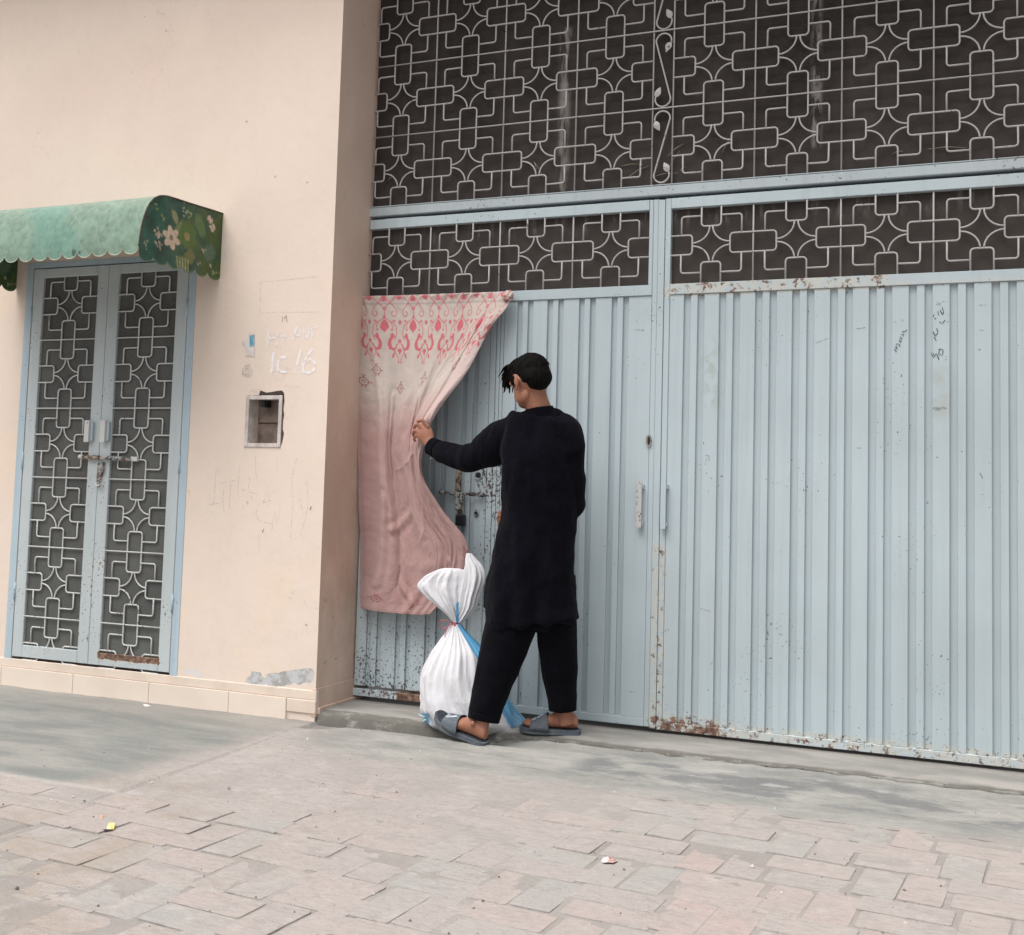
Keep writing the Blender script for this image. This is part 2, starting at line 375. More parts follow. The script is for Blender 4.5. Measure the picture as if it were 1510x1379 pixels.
def merge(parts):
    V, F = [], []
    for v, f in parts:
        k = len(V); V += list(v); F += [tuple(i+k for i in q) for q in f]
    return V, F
def inst(name, me, loc, parent):
    o = bpy.data.objects.new(name, me); C.objects.link(o)
    o.parent = parent; o.location = Vector(loc)-parent.location
    return o

# ------------------------------------------------------------------ sky-side setting: walls
YW = -.342; XJ = -.350; ZT = 4.35
def wall_sheet():
    xs = [-7.0, -2.250, -1.201, -.812, -.610, XJ]; zs = [-.25, .092, 1.246, 1.490, 2.22, ZT]
    V, F = [], []
    for z in zs:
        for x in xs: V.append((x, YW, z))
    n = len(xs)
    for j in range(len(zs)-1):
        for i in range(n-1):
            if i == 1 and 1 <= j <= 3: continue            # door opening
            if i == 3 and j == 2: continue                 # niche
            F.append((j*n+i, j*n+i+1, (j+1)*n+i+1, (j+1)*n+i))
    def q(a, b, c, d):
        k = len(V); V.extend([a, b, c, d]); F.append((k, k+1, k+2, k+3))
    for (x0, x1, z0, z1, dp) in ((-2.250, -1.201, .092, 2.22, .09), (-.812, -.610, 1.246, 1.490, .11)):
        y1 = YW+dp
        q((x0, YW, z0), (x0, YW, z1), (x0, y1, z1), (x0, y1, z0)); q((x1, YW, z0), (x1, y1, z0), (x1, y1, z1), (x1, YW, z1))
        q((x0, YW, z0), (x0, y1, z0), (x1, y1, z0), (x1, YW, z0)); q((x0, YW, z1), (x1, YW, z1), (x1, y1, z1), (x0, y1, z1))
        q((x0, y1, z0), (x0, y1, z1), (x1, y1, z1), (x1, y1, z0))
    q((-7, YW, ZT), (XJ, YW, ZT), (XJ, .25, ZT), (-7, .25, ZT))
    q((-7, YW, -.25), (-7, .25, -.25), (-7, .25, ZT), (-7, YW, ZT))
    return V, F
v, f = wall_sheet()
wall = mk('plaster_wall', v, f, M_WALL); tag(wall, 'cream plastered wall with the small double door, meter niche and chalked house number', 'wall')
# the reveal beside the gate: slightly uneven plaster, its own part
def reveal():
    V, F = [], []; ny, nz = 14, 150
    for j in range(nz+1):
        z = -.2+(ZT+.2)*j/nz
        for i in range(ny+1):
            y = YW+(.16-YW)*i/ny
            dx = .003*mnoise.noise(Vector((0, y*5, z*3)))+.0015*mnoise.noise(Vector((3, y*20, z*14)))
            if i == 0: dx = -.0002 - .003*max(0, mnoise.noise(Vector((9, 0, z*22))))
            V.append((XJ+dx, y, z))
    for j in range(nz):
        for i in range(ny): k = j*(ny+1)+i; F.append((k, k+1, k+ny+2, k+ny+1))
    return V, F
v, f = reveal(); mk('wall_reveal', v, f, M_JAMB, wall, True)
for (x0, x1) in ((-2.795, -2.304), (-2.302, -1.811), (-1.809, -1.320), (-1.318, -.836), (-.834, -.506), (-3.288, -2.797), (-3.78, -3.29)):
    box('skirting_tile', x0, x1, YW-.0115, YW+.01, -.16, .046, M_TILE, wall, .0015)
box('skirting_band', -7, XJ+.006, YW-.0045, YW+.02, .047, .092, M_BAND, wall, .003)
box('skirting_band', -.505, XJ+.0065, YW-.008, YW+.02, -.016, .0465, M_BAND, wall, .003)
box('reveal_skirting', XJ-.02, XJ+.0055, YW-.0035, .10, -.03, .100, M_JAMB, wall, .002)
box('reveal_skirting', XJ-.02, XJ+.018, YW+.012, .10, -.05, .012, M_JAMB, wall, .004)
# pier on the far side of the gate (past the frame) and the slab over the street
pier = boxes('gate_pier', [(3.12, 7.5, YW, .25, -.25, ZT)], M_WALL); tag(pier, 'cream plastered pier closing the right side of the gateway', 'wall')
slab = boxes('overhead_slab', [(-7, 7.5, -.80, .5, ZT+.003, ZT+.16)], M_CONC_OFF); tag(slab, kind='structure')
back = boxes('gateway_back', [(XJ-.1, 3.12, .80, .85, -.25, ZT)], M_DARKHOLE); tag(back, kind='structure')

# faint ruled panel where an older number was painted over
def ribbons(name, lines, Y, w, mat, parent, wob=.15, seed=1):
    """brush or pencil strokes lying on the plane y = Y; lines hold survey points (px, py)"""
    rg = random.Random(seed); V, F = [], []
    for ln in lines:
        ww = w
        if isinstance(ln, tuple): ww, ln = ln
        P = [at(px, py, Y) for px, py in ln]
        Q = []
        for a, b in zip(P[:-1], P[1:]):
            m_ = max(1, int(np.linalg.norm(b-a)/.006))
            for k in range(m_): Q.append(a+(b-a)*k/m_)
        Q.append(P[-1])
        k0 = len(V)
        for i, p in enumerate(Q):
            t = Q[min(i+1, len(Q)-1)]-Q[max(i-1, 0)]; t = t/(np.linalg.norm(t)+1e-9)
            s = np.array([-t[2], 0, t[0]])*ww*.5*(1+rg.uniform(-wob, wob)); jj = np.array([rg.uniform(-.0006, .0006), 0, rg.uniform(-.0006, .0006)])
            V += [p+s+jj, p-s+jj]
        for i in range(len(Q)-1):
            a = k0+2*i; F.append((a, a+1, a+3, a+2))
    return mk(name, V, F, mat, parent)
def m_stroke(name, col, cover, sc=60, lo=.35, hi=.6):
    m = Mat(name, .9, .1); m.color(col)
    fac = m.noise(sc, 4, .7).ramp(lo, hi, 0, 1)*cover
    m.links.new(fac.o, m.b.inputs['Alpha']); return m.mat
M_CHALK = m_stroke('white_chalk_paint', (.92, .90, .94), .8, 34, .28, .52)
M_CHALK2 = m_stroke('faded_white_chalk_paint', (.90, .88, .92), .6, 34, .30, .55)
M_PENCIL = m_stroke('grey_pencil', (.30, .27, .26), .85, 90, .3, .5)
M_PENCIL2 = m_stroke('faint_pencil', (.46, .43, .43), .38, 50, .35, .6)
M_INK = m_stroke('dark_marker_ink', (.05, .06, .07), .9, 120, .25, .5)
M_SMUDGE = m_stroke('grey_smudge', (.22, .24, .25), .5, 70, .3, .6)
Yp = YW-.0016
ribbons('chalk_number', [[(404, 518), (402, 535), (400, 552)], [(424, 527), (415, 527), (410, 535), (410, 545), (416, 549), (423, 548)], [(444, 516), (439, 535), (435, 550)],
                         [(461, 515), (453, 525), (447, 538), (447, 548), (456, 550), (464, 545), (464, 535), (457, 529), (450, 534)]], Yp, .0135, M_CHALK, wall)
ribbons('chalk_lettering', [[(397, 484), (396, 498), (395, 512)], [(396, 500), (408, 499)], [(410, 490), (409, 510)], [(414, 496), (424, 495)], [(419, 496), (418, 511)],
                            [(432, 502), (436, 490), (439, 481), (443, 492), (444, 503)], [(434, 495), (443, 495)], [(449, 482), (449, 494), (453, 500), (456, 492), (456, 482)],
                            [(460, 480), (461, 497)], [(461, 486), (468, 480), (471, 484)]], Yp, .0105, M_CHALK2, wall)
ribbons('pencil_number', [[(416, 466), (416.7, 475)], [(421.8, 465), (419, 469), (422.5, 470)], [(422.2, 465), (423, 475)]], Yp, .0035, M_PENCIL, wall)
ribbons('pencil_scrawl', [[(319, 690), (315, 745)], [(354, 686), (350, 730), (352, 735)], [(376, 672), (378, 705)], [(368, 704), (366, 722)], [(330, 722), (328, 740), (331, 757)],
                          [(350, 718), (362, 724), (380, 729)], [(340, 712), (338, 750)], [(382, 742), (377, 758), (382, 768), (400, 773), (403, 780)], [(372, 726), (370, 738)],
                          [(438, 674), (430, 705), (432, 745), (428, 795)], [(452, 706), (455, 740), (450, 765), (443, 790)], [(440, 735), (448, 758)], [(395, 716), (388, 742), (399, 738)],
                          [(306, 745), (322, 742)], [(325, 712), (348, 708)]], Yp, .0028, M_PENCIL2, wall)
ribbons('old_panel_outline', [[(383, 470), (384, 416), (470, 408)], [(386, 461), (470, 460)]], Yp, .003, M_PENCIL2, wall)
ribbons('wall_scuff', [(.007, [(459, 747), (457, 752)]), (.006, [(389, 780), (387, 785)]), (.004, [(213, 24), (213.6, 25)])], Yp, .006, M_PENCIL, wall)
M_PAPER = m_simple('torn_white_paper', (.68, .64, .62), (.60, .54, .52), 30, .8)
M_BLUEP = m_simple('blue_print_paper', (.10, .32, .42), (.30, .50, .58), 40, .6)
def quads(name, qs, Y, mat, parent):
    V, F = [], []
    for q in qs:
        k = len(V); V += [at(px, py, Y) for px, py in q]; F.append(tuple(range(k, k+len(q))))
    return mk(name, V, F, mat, parent)
quads('torn_paper', [[(368, 491.5), (375.2, 493), (375, 527), (370, 525), (361, 526), (362, 515), (357, 508), (364, 500)]], Yp-.0004, M_PAPER, wall)
quads('blue_sticker', [[(368, 495), (375, 493.5), (374.8, 511), (367.8, 511.5)]], Yp-.0010, M_BLUEP, wall)
quads('round_sticker', [[(364.5+8.5*math.cos(a), 548+9*math.sin(a)) for a in np.linspace(0, 6.0, 14)]], Yp-.0004, m_stroke('worn_sticker_paper', (.70, .65, .63), .45, 60, .3, .6), wall)
ribbons('sticker_print', [[(360.5, 539), (368.5, 539)], [(358, 549), (358.4, 555)], [(361.5, 550), (362, 554.5)], [(364, 550), (364, 554)], [(366.5, 550), (367, 554)], [(362, 543.5), (366, 543.5)],
                          [(357.5, 504), (360, 510)]], Yp-.0014, .0026, M_PENCIL, wall)

# ------------------------------------------------------------------ meter niche
nb = thing('meter_box', 'empty recessed wall box with a whitewashed wooden frame and broken plaster edge', 'wall box', (-.711, YW, 1.368))
x0, x1, z0, z1 = -.817, -.604, 1.240, 1.496
box('frame_board', x0, x0+.020, YW-.006, YW+.03, z0, z1, M_WOOD, nb, .002)
box('frame_board', x1-.020, x1, YW-.006, YW+.03, z0, z1, M_WOOD, nb, .002)
box('frame_board', x0+.0203, x1-.0203, YW-.0055, YW+.03, z1-.020, z1-.0003, M_WOOD, nb, .002)
box('frame_board', x0+.0203, x1-.0203, YW-.0055, YW+.03, z0+.0003, z0+.020, M_WOOD, nb, .002)
box('back_brick', x0+.012, x1-.010, YW+.085, YW+.108, z0+.008, z0+.122, M_NICHE, nb, .004)
box('back_brick', x0+.012, x1-.010, YW+.080, YW+.108, z0+.126, z1-.008, M_NICHE, nb, .004)
box('side_lining', x0+.008, x0+.018, YW+.031, YW+.085, z0+.01, z1-.01, M_WOOD, nb)
box('cable_stub', x0+.070, x0+.095, YW+.02, YW+.075, z1-.055, z1-.0215, M_BLACK, nb, .003)
def rag():
    pts = [(-.775, 1.4965), (-.77, 1.516), (-.745, 1.512), (-.735, 1.521), (-.70, 1.510), (-.67, 1.513), (-.64, 1.518), (-.612, 1.520), (-.598, 1.508), (-.594, 1.47), (-.598, 1.43), (-.592, 1.40), (-.597, 1.37), (-.5965, 1.33), (-.589, 1.31), (-.594, 1.28), (-.598, 1.262), (-.6035, 1.25)]
    inner = [(-.775, 1.4963)]+[(min(x, -.6038), min(z, 1.4963)) for x, z in pts[1:]]
    V, F = [], []
    for (a, b) in zip(pts, inner): V += [(a[0], YW-.0018, a[1]), (b[0], YW-.0018, b[1])]
    for i in range(len(pts)-1): F.append((2*i, 2*i+1, 2*i+3, 2*i+2))
    return V, F
v, f = rag(); mk('broken_plaster_gap', v, f, M_DARKHOLE, nb)
mk('plaster_flake', [(-.812, YW-.003, 1.499), (-.742, YW-.003, 1.498), (-.734, YW-.006, 1.519), (-.76, YW-.007, 1.523), (-.785, YW-.006, 1.526), (-.800, YW-.004, 1.520)], [(0, 1, 2, 3, 4, 5)], M_WALL, nb)

# ------------------------------------------------------------------ wrought grille pieces
U = .380; HC = .3727; LA, LB = .1034, .0452; RB = .0042
def rrect(a, b, r, n=4):
    P = []
    for cx_, cz_, s in ((a-r, b-r, 0), (-a+r, b-r, 1), (-a+r, -b+r, 2), (a-r, -b+r, 3)):
        for k in range(n+1):
            w = math.pi/2*(s+k/n); P.append((cx_+r*math.cos(w), 0, cz_+r*math.sin(w)))
    return P
def mesh_of(name, vf, mat, smooth=True):
    me = bpy.data.meshes.new(name); me.from_pydata([tuple(p) for p in vf[0]], [], vf[1]); me.update(); me.materials.append(mat)
    if smooth: me.polygons.foreach_set('use_smooth', [True]*len(me.polygons))
    return me
def half(P, ax, sg):    # the open half of a closed loop on one side of an axis
    Q = [p for p in P if sg*p[ax] >= 0.012]
    return Q
L_H = mesh_of('loop_h', sweep_vf(rrect(LA, LB, .016), RB, 6, True), M_GRILLE)
L_V = mesh_of('loop_v', sweep_vf(rrect(LB, LA, .016), RB, 6, True), M_GRILLE)
def halfloop(horizontal, sg):
    a, b = (LA, LB) if horizontal else (LB, LA); r = .016; n = 4
    if horizontal:
        P = [(0, 0, b)]+[(sg*(a-r+r*math.cos(w)), 0, b-r+r*math.sin(w)) for w in [math.pi/2*(1-k/n) for k in range(n+1)]]
        P += [(sg*(a-r+r*math.cos(w)), 0, -b+r-r*math.sin(w)) for w in [math.pi/2*k/n for k in range(n+1)]]+[(0, 0, -b)]
    else:
        P = [(-a, 0, 0)]+[(-a+r-r*math.sin(w), 0, sg*(b-r+r*math.cos(w))) for w in [math.pi/2*(1-k/n) for k in range(n+1)]]
        P += [(a-r+r*math.sin(w), 0, sg*(b-r+r*math.cos(w))) for w in [math.pi/2*k/n for k in range(n+1)]]+[(a, 0, 0)]
    return P
HL = {(h, s): mesh_of('half_loop', sweep_vf(halfloop(h, s), RB, 6), M_GRILLE) for h in (True, False) for s in (1, -1)}
def corner(sx, sz, W, H):
    cx_, cz_ = W/2-.052, H/2-.055; r = .013; P = [(sx*(cx_), 0, sz*LB*.98)]
    P += [(sx*(cx_-r+r*math.cos(w)), 0, sz*(cz_-r+r*math.sin(w))) for w in [math.pi/2*k/4 for k in range(5)]]
    P.append((sx*LB*.98, 0, sz*cz_)); return P
def arc(sx, sz, W, H):
    ax_, az_ = W/2-LA, H/2-LA; g = .0075; P = []
    for k in range(11):
        w = math.pi/2*k/10; P.append((sx*(ax_-(ax_-g)*math.sin(w)), 0, sz*(az_-(az_-g)*math.cos(w))))
    return P
CO = {(a, b): mesh_of('corner_bar', sweep_vf(corner(a, b, U, HC), RB, 6), M_GRILLE) for a in (1, -1) for b in (1, -1)}
AR = {(a, b): mesh_of('curved_bar', sweep_vf(arc(a, b, U, HC), RB*.95, 6), M_GRILLE) for a in (1, -1) for b in (1, -1)}
def grille(parent, cols, rows, y, xe, ze, loops_h_full=(), skip_low=False):
    """cols/rows: lower-left corners of the cells; xe/ze: (bars drawn) x of upright bars, z of level bars"""
    for ci, cx_ in enumerate(cols):
        for ri, cz_ in enumerate(rows):
            mx, mz = cx_+U/2, cz_+HC/2; low = skip_low and ri == 0
            for (a, b) in CO:
                if low and b < 0: continue
                inst('corner_bar', CO[(a, b)], (mx+random.uniform(-.001, .001), y+random.uniform(-.0006, .0006), mz+random.uniform(-.001, .001)), parent).rotation_euler = (0, random.gauss(0, .006), 0)
                inst('curved_bar', AR[(a, b)], (mx, y+random.uniform(-.0006, .0006), mz), parent).rotation_euler = (0, random.gauss(0, .008), 0)
            left_open = ci == 0 or abs(cols[ci-1]+U-cx_) > .01
            right_open = ci == len(cols)-1 or abs(cx_+U-cols[ci+1]) > .01
            if left_open: inst('loop_bar', HL[(True, 1)], (cx_, y, mz), parent)
            if right_open: inst('loop_bar', HL[(True, -1)], (cx_+U, y, mz), parent)
            else: inst('loop_bar', L_H, (cx_+U, y, mz), parent)
            if ri == 0 and not low: inst('loop_bar', HL[(False, 1)], (mx, y, cz_), parent)
            if ri == len(rows)-1: inst('loop_bar', HL[(False, -1)], (mx, y, cz_+HC), parent)
            else: inst('loop_bar', L_V, (mx, y, cz_+HC), parent)
    for (x, a, b) in xe: sweep('upright_bar', [(x, y+.0045, a), (x, y+.0045, b)], RB*.95, M_GRILLE, parent)
    for (z, a, b) in ze: sweep('level_bar', [(a, y-.0035, z), (b, y-.0035, z)], RB*.9, M_GRILLE, parent)

# ------------------------------------------------------------------ fixed grille above the gate
tr = thing('transom_grille', 'fixed ornamental steel grille filling the wall above the blue gate, backed with dark mesh', 'grille', (1.3, 0, 2.47))
ZB0, ZL = 2.493, 2.861
colsL = [-.38, 0, .38, .76]; colsR = [1.237+U*k for k in range(5)]
rowsU = [ZL-HC+HC*k for k in range(5)]
grille(tr, colsL+colsR, rowsU, 0, [(x, ZB0-.02, 4.34) for x in [0, .38, .76, 1.14]+[1.237+U*k for k in range(5)]], [(ZL+HC*k, -.37, 3.12) for k in range(4)])
# vine strip between the two fields: an S-scroll with two leaves in every row, turned over from row to row
LEAF = mesh_of('leaf', ([(0, 0, 0), (.012, -.003, .010), (.017, -.003, .024), (.010, -.001, .040), (0, 0, .054), (-.009, -.003, .040), (-.015, -.003, .022), (-.010, -.002, .008), (0, -.007, .024)],
                [(0, 1, 8), (1, 2, 8), (2, 3, 8), (3, 4, 8), (4, 5, 8), (5, 6, 8), (6, 7, 8), (7, 0, 8)]), M_GRILLE, False)
for k, zb in enumerate(rowsU):
    z1_, z2_ = zb+.045+(.012 if k == 0 else 0), zb+HC-.050; sg = 1 if k % 2 else -1; cx_ = 1.1885; R_ = .037
    P = [(cx_+sg*(R_*math.cos(w)), .001, z2_+R_*math.sin(w)) for w in np.linspace(-.35, math.pi, 12)]
    P += [(cx_+sg*(-R_*(1-2*t)), .001, z2_+(z1_-z2_)*t) for t in np.linspace(.12, .88, 5)]
    P += [(cx_+sg*(R_*math.cos(w)), .001, z1_+R_*math.sin(w)) for w in np.linspace(0, -math.pi-.35, 12)]
    sweep('leaf_scroll', P, RB, M_GRILLE, tr)
    for (px_, pz_, ang) in ((P[0][0], P[0][2]+.004, math.pi+sg*.45), (P[-1][0], P[-1][2]-.004, sg*.45)):
        o = inst('leaf', LEAF, (px_, -.003, pz_), tr); o.rotation_euler = (0, ang, 0)
box('transom_beam', XJ-.01, 3.12, -.006, .060, 2.4475, 2.4925, M_TRANSOM, tr, .003)
box('transom_bead', XJ-.005, 3.12, -.0065, .010, 2.4945, 2.4985, M_TRANSOM, tr)
box('mesh_screen', XJ-.05, 3.12, .026, .032, 2.4928, ZT-.002, M_SCREEN, tr)
M_TWIG = m_simple('dry_straw', (.34, .29, .24), (.22, .18, .15), 30, .9)
tw = []
for (a, b) in (((915, 245), (950, 243)), ((925, 262), (958, 244)), ((958, 262), (1000, 255)), ((985, 230), (1008, 212)), ((985, 250), (1003, 222)), ((787, 238), (802, 262)), ((792, 252), (788, 240)),
               ((1065, 225), (1077, 205)), ((1206, 155), (1210, 168)), ((1315, 228), (1332, 223)), ((1368, 220), (1425, 218)), ((1003, 252), (1012, 246)), ((572, 267), (578, 262))):
    p, q = at(*a, .02), at(*b, .016); m_ = (p+q)/2+np.array([0, -.004, .006]); tw.append(sweep_vf([p, m_, q], [.0012, .0022, .0008], 4))
v, f = merge(tw); o = mk('dry_twigs', v, f, M_TWIG); tag(o, 'dry straw and twigs caught behind the upper grille', 'straw', kind='stuff')

# ------------------------------------------------------------------ the gate leaves
GZ0 = .014
gl = thing('gate_leaf', 'left leaf of the pale blue ribbed gate, holding the small wicket door behind the curtain', 'gate', (-.34, 0, 0), 'leaves of the blue gate')
gr = thing('gate_leaf', 'right leaf of the pale blue ribbed gate, rusty at its foot', 'gate', (3.1, 0, 0), 'leaves of the blue gate')
SY, RY = 0.0, .0095
def slats(parent, edges, z0, z1, name='slat'):
    for (a, b) in edges:
        j = random.uniform(-.0008, .0008)
        box(name, a, b, SY+j, RY+.003, z0, z1, M_GATE, parent, .0016)
# right leaf
rec = []
for k in range(11):
    s = 1.306+.1622*k; rec += [(s, s+.0315), (s+.0635, s+.0945)]
xs = [1.2405]+[v_ for r_ in rec for v_ in r_]+[3.105]
slats(gr, [(xs[i], xs[i+1]) for i in range(0, len(xs), 2) if xs[i+1] > xs[i]], .0505, 1.979)
box('back_sheet', 1.24, 3.10, RY+.0035, RY+.006, .03, 2.0, M_GATE_REC_SHADE, gr)
box('bottom_rail', 1.2405, 3.105, -.0035, .03, GZ0, .0498, M_GATE, gr, .002)
box('middle_rail', 1.2405, 3.105, -.0060, .03, 1.9795, 2.0285, M_GATE, gr, .002)
box('top_rail', 1.2405, 3.105, -.0060, .03, 2.3805, 2.4290, M_GATE, gr, .002)
box('stile', 1.2135, 1.2398, -.0045, .03, GZ0, 2.4290, M_GATE, gr, .002)
box('cover_strip', 1.1815, 1.2118, -.0085, .012, .018, 2.425, M_GATE, gr, .0015)
box('mesh_screen', 1.2400, 3.105, .026, .031, 2.0, 2.40, M_SCREEN, gr)
grille(gr, colsR, [2.0265-.0065], 0, [(x, 2.02, 2.39) for x in [1.237+U*k for k in range(1, 5)]], [])
# left leaf
recL = []
for s in (.4843, .6400, .8000, .9620): recL += [(s, s+.027), (s+.055, s+.082)]
xs = [.4195]+[v_ for r_ in recL for v_ in r_]+[1.1545]
slats(gl, [(xs[i], xs[i+1]) for i in range(0, len(xs), 2)], .058, 1.979)
box('lock_slat', .3815, .3995, -.002, .016, .0705, 1.975, M_GATE, gl, .001)
box('lock_slat', .4015, .4180, -.001, .016, .058, 1.979, M_GATE, gl, .001)
box('back_sheet', .382, 1.155, RY+.0035, RY+.006, .03, 2.0, M_GATE_REC_SHADE, gl)
box('bottom_rail', XJ+.004, 1.1555, -.0035, .03, .022, .0575, M_GATE, gl, .002)
box('middle_rail', XJ+.004, 1.1555, -.0060, .03, 1.9795, 2.0285, M_GATE, gl, .002)
box('top_rail', XJ+.004, 1.1355, -.0060, .03, 2.3805, 2.4290, M_GATE, gl, .002)
box('stile', 1.1560, 1.1800, -.0030, .03, .0225, 2.4290, M_GATE, gl, .002)
box('stile', 1.1360, 1.1545, -.0020, .03, 2.029, 2.4290, M_GATE, gl, .002)
box('mesh_screen', XJ, 1.1365, .026, .031, 2.0, 2.40, M_SCREEN, gl)
grille(gl, colsL, [2.020], 0, [(x, 2.02, 2.39) for x in [0, .38, .76]], [])
# wicket door in the left leaf
wk = box('wicket_door', XJ+.008, .3785, RY+.0035, RY+.006, .072, 1.972, M_GATE_REC_SHADE, gl)
recW = []
for s in (-.2826, -.1191, .0421, .2034): recW += [(s, s+.027), (s+.058, s+.085)]
xs = [XJ+.008]+[v_ for r_ in recW for v_ in r_]+[.3465]
slats(wk_parent := wk, [(xs[i], xs[i+1]) for i in range(0, len(xs), 2)], .0725, 1.972)
box('lock_slat', .3490, .3783, -.001, .016, .0725, 1.972, M_GATE, wk, .001)
# bolt, hasp, padlock and lock plates
def P3(px, py, Y): return tuple(at(px, py, Y))
def tube(name, pts, r, mat, parent, n=10): return sweep(name, pts, r, mat, parent, n)
tube('slide_bolt', [P3(648, 726, -.022), P3(714, 730, -.022)], .0062, M_HASP, wk)
for a, b in ((648, 656), (664, 674), (692, 700), (705, 714)):
    y_ = 726+(a-648)/66*4
    tube('bolt_keeper', [P3(a, y_, -.021), P3(b, y_+.5, -.021)], .0105, M_HASP, wk)
a = at(677, 700, 0); box('hasp_strap', a[0]-.014, a[0]+.012, -.012, -.001, 1.052, 1.165, M_RUST, wk, .002)
a = at(681, 735, 0); box('hasp_plate', a[0]-.022, a[0]+.020, -.036, -.008, .962, 1.040, M_HASP, wk, .004)
a = at(683, 758, 0); box('padlock', a[0]-.022, a[0]+.022, -.046, -.014, .886, .938, M_BLACK, wk, .006)
sweep('padlock_shackle', [(a[0]-.014, -.03, .935), (a[0]-.014, -.03, .968), (a[0]-.006, -.03, .978), (a[0]+.006, -.03, .978), (a[0]+.014, -.03, .968), (a[0]+.014, -.03, .935)], .004, M_RUST, wk)
def disc_ring(name, c, r, r2, mat, parent, n=20, y=-.006):
    P = [(c[0]+r*math.cos(w), y, c[2]+r*math.sin(w)) for w in np.linspace(0, 2*math.pi, n, endpoint=False)]
    return sweep(name, P, r2, mat, parent, 6, True)
c_ = at(705.5, 701, -.004); disc_ring('lock_rim', c_, .0185, .0035, M_GATE, wk)
def disc(name, c, rx, rz, y, mat, parent, n=20):
    V = [(c[0]+rx*math.cos(w), y, c[2]+rz*math.sin(w)) for w in np.linspace(0, 2*math.pi, n, endpoint=False)]
    V += [(p[0], y+.006, p[2]) for p in V]; F = [tuple(range(n-1, -1, -1))]+[(k, (k+1) % n, n+(k+1) % n, n+k) for k in range(n)]
    return mk(name, V, F, mat, parent)
disc('lock_cylinder', c_, .0125, .0125, -.008, M_BLACK, wk)
c_ = at(702, 757, -.004); disc('keyhole_cover', c_, .009, .018, -.006, M_BLACK, wk); disc_ring('keyhole_rim', c_, .0115, .003, M_HASP, wk)
# pull handles either side of the meeting stile, and the finger hole
def pull(px, y0_, y1_, mat, parent, w=.012):
    a, b = at(px, y0_, -.02), at(px, y1_, -.02); xm = (a[0]+b[0])/2
    h = boxes('pull_handle', [(xm-w, xm+w, -.032, -.020, b[2], a[2])], mat, parent)
    boxes('handle_foot', [(xm-w*.5, xm+w*1.4, -.0198, -.001, b[2]+.012, b[2]+.03), (xm-w*.5, xm+w*1.4, -.0198, -.001, a[2]-.03, a[2]-.012)], M_GATE, h)
    return h
M_HANDLE = gate_paint('chipped_handle_paint', (.52, .53, .52), .13, False)
pull(943, 711, 778, M_HANDLE, gl); pull(978.5, 711, 780, M_GATE, gr)
c_ = at(957, 650, -.004); disc('finger_hole', c_, .0045, .020, -.0105, M_BLACK, gl); 
P = [(c_[0]+.010*math.cos(w), -.010, c_[2]+.026*math.sin(w)) for w in np.linspace(0, 2*math.pi, 18, endpoint=False)]; sweep('finger_hole_rim', P, .003, M_RUST, gl, 6, True)
# marker writing, scratches and smudges on the slats (flat print)
YG = -.0022
dg = [[(1318.8, 514.5), (1321.7, 519)], [(1320.5, 512), (1323, 515.5), (1321.8, 510.5), (1320.3, 512)], [(1321, 508), (1324, 507), (1327, 508.5), (1326.6, 511.5)],
      [(1325.5, 501), (1327.5, 505), (1328.8, 503), (1327.3, 502.5)], [(1327.5, 496.5), (1328, 500), (1330.5, 500), (1329.5, 498.4)], [(1329, 493), (1332, 495.5), (1333, 492.8), (1330, 493)],
      [(1330, 489.5), (1335.8, 488.5), (1336.8, 486)]]
ribbons('marker_number', dg, YG, .0035, M_INK, gr)
ribbons('marker_writing', [[(1383, 459), (1384, 465)], [(1386, 457), (1390, 464), (1391.5, 460), (1389, 452)], [(1377, 464), (1376, 468)], [(1378, 471), (1380, 469)], [(1385, 475), (1388, 476)],
                           [(1389, 478), (1393.5, 472)], [(1397, 475), (1398, 474)], [(1381, 484), (1383, 490)], [(1376, 489), (1379, 496), (1383, 491)], [(1377.5, 497), (1381, 503)],
                           [(1385, 514.5), (1384.5, 523), (1390, 523.5), (1390.5, 516), (1385, 514.5)], [(1373, 520), (1374.5, 526), (1377, 521)], [(1376, 528), (1381, 521), (1383, 526), (1384.5, 531)],
                           [(1395, 526), (1396, 527)], [(1394, 530), (1395, 530.5)]], YG, .0034, M_INK, gr)
ribbons('grey_smudges', [(.008, [(1380, 449), (1387, 448)]), (.004, [(1389, 445.5), (1393, 445)]), (.009, [(1376, 602), (1396, 602)]), (.004, [(1378, 605), (1388, 604)]), (.008, [(1329, 473), (1332, 472)]),
                         (.004, [(1318, 475), (1322, 474)]), (.004, [(1262, 485), (1277, 483)]), (.004, [(1203, 506), (1221, 499)]), (.004, [(1443, 450), (1455, 450)]), (.004, [(1441, 487), (1450, 487)]),
                         (.007, [(1441, 515), (1446, 516)]), (.004, [(1262, 661), (1269, 661)]), (.006, [(1445, 697), (1449, 706)]), (.005, [(1040, 672), (1045, 672), (1046, 681)]), (.003, [(1042, 676), (1040, 683)]),
                         (.004, [(936, 486), (950, 487)]), (.003, [(1033, 897), (1048, 902)]), (.003, [(1047, 981), (1051, 976)]), (.003, [(928, 1020), (938, 1021)])], YG, .006, M_SMUDGE, gr)

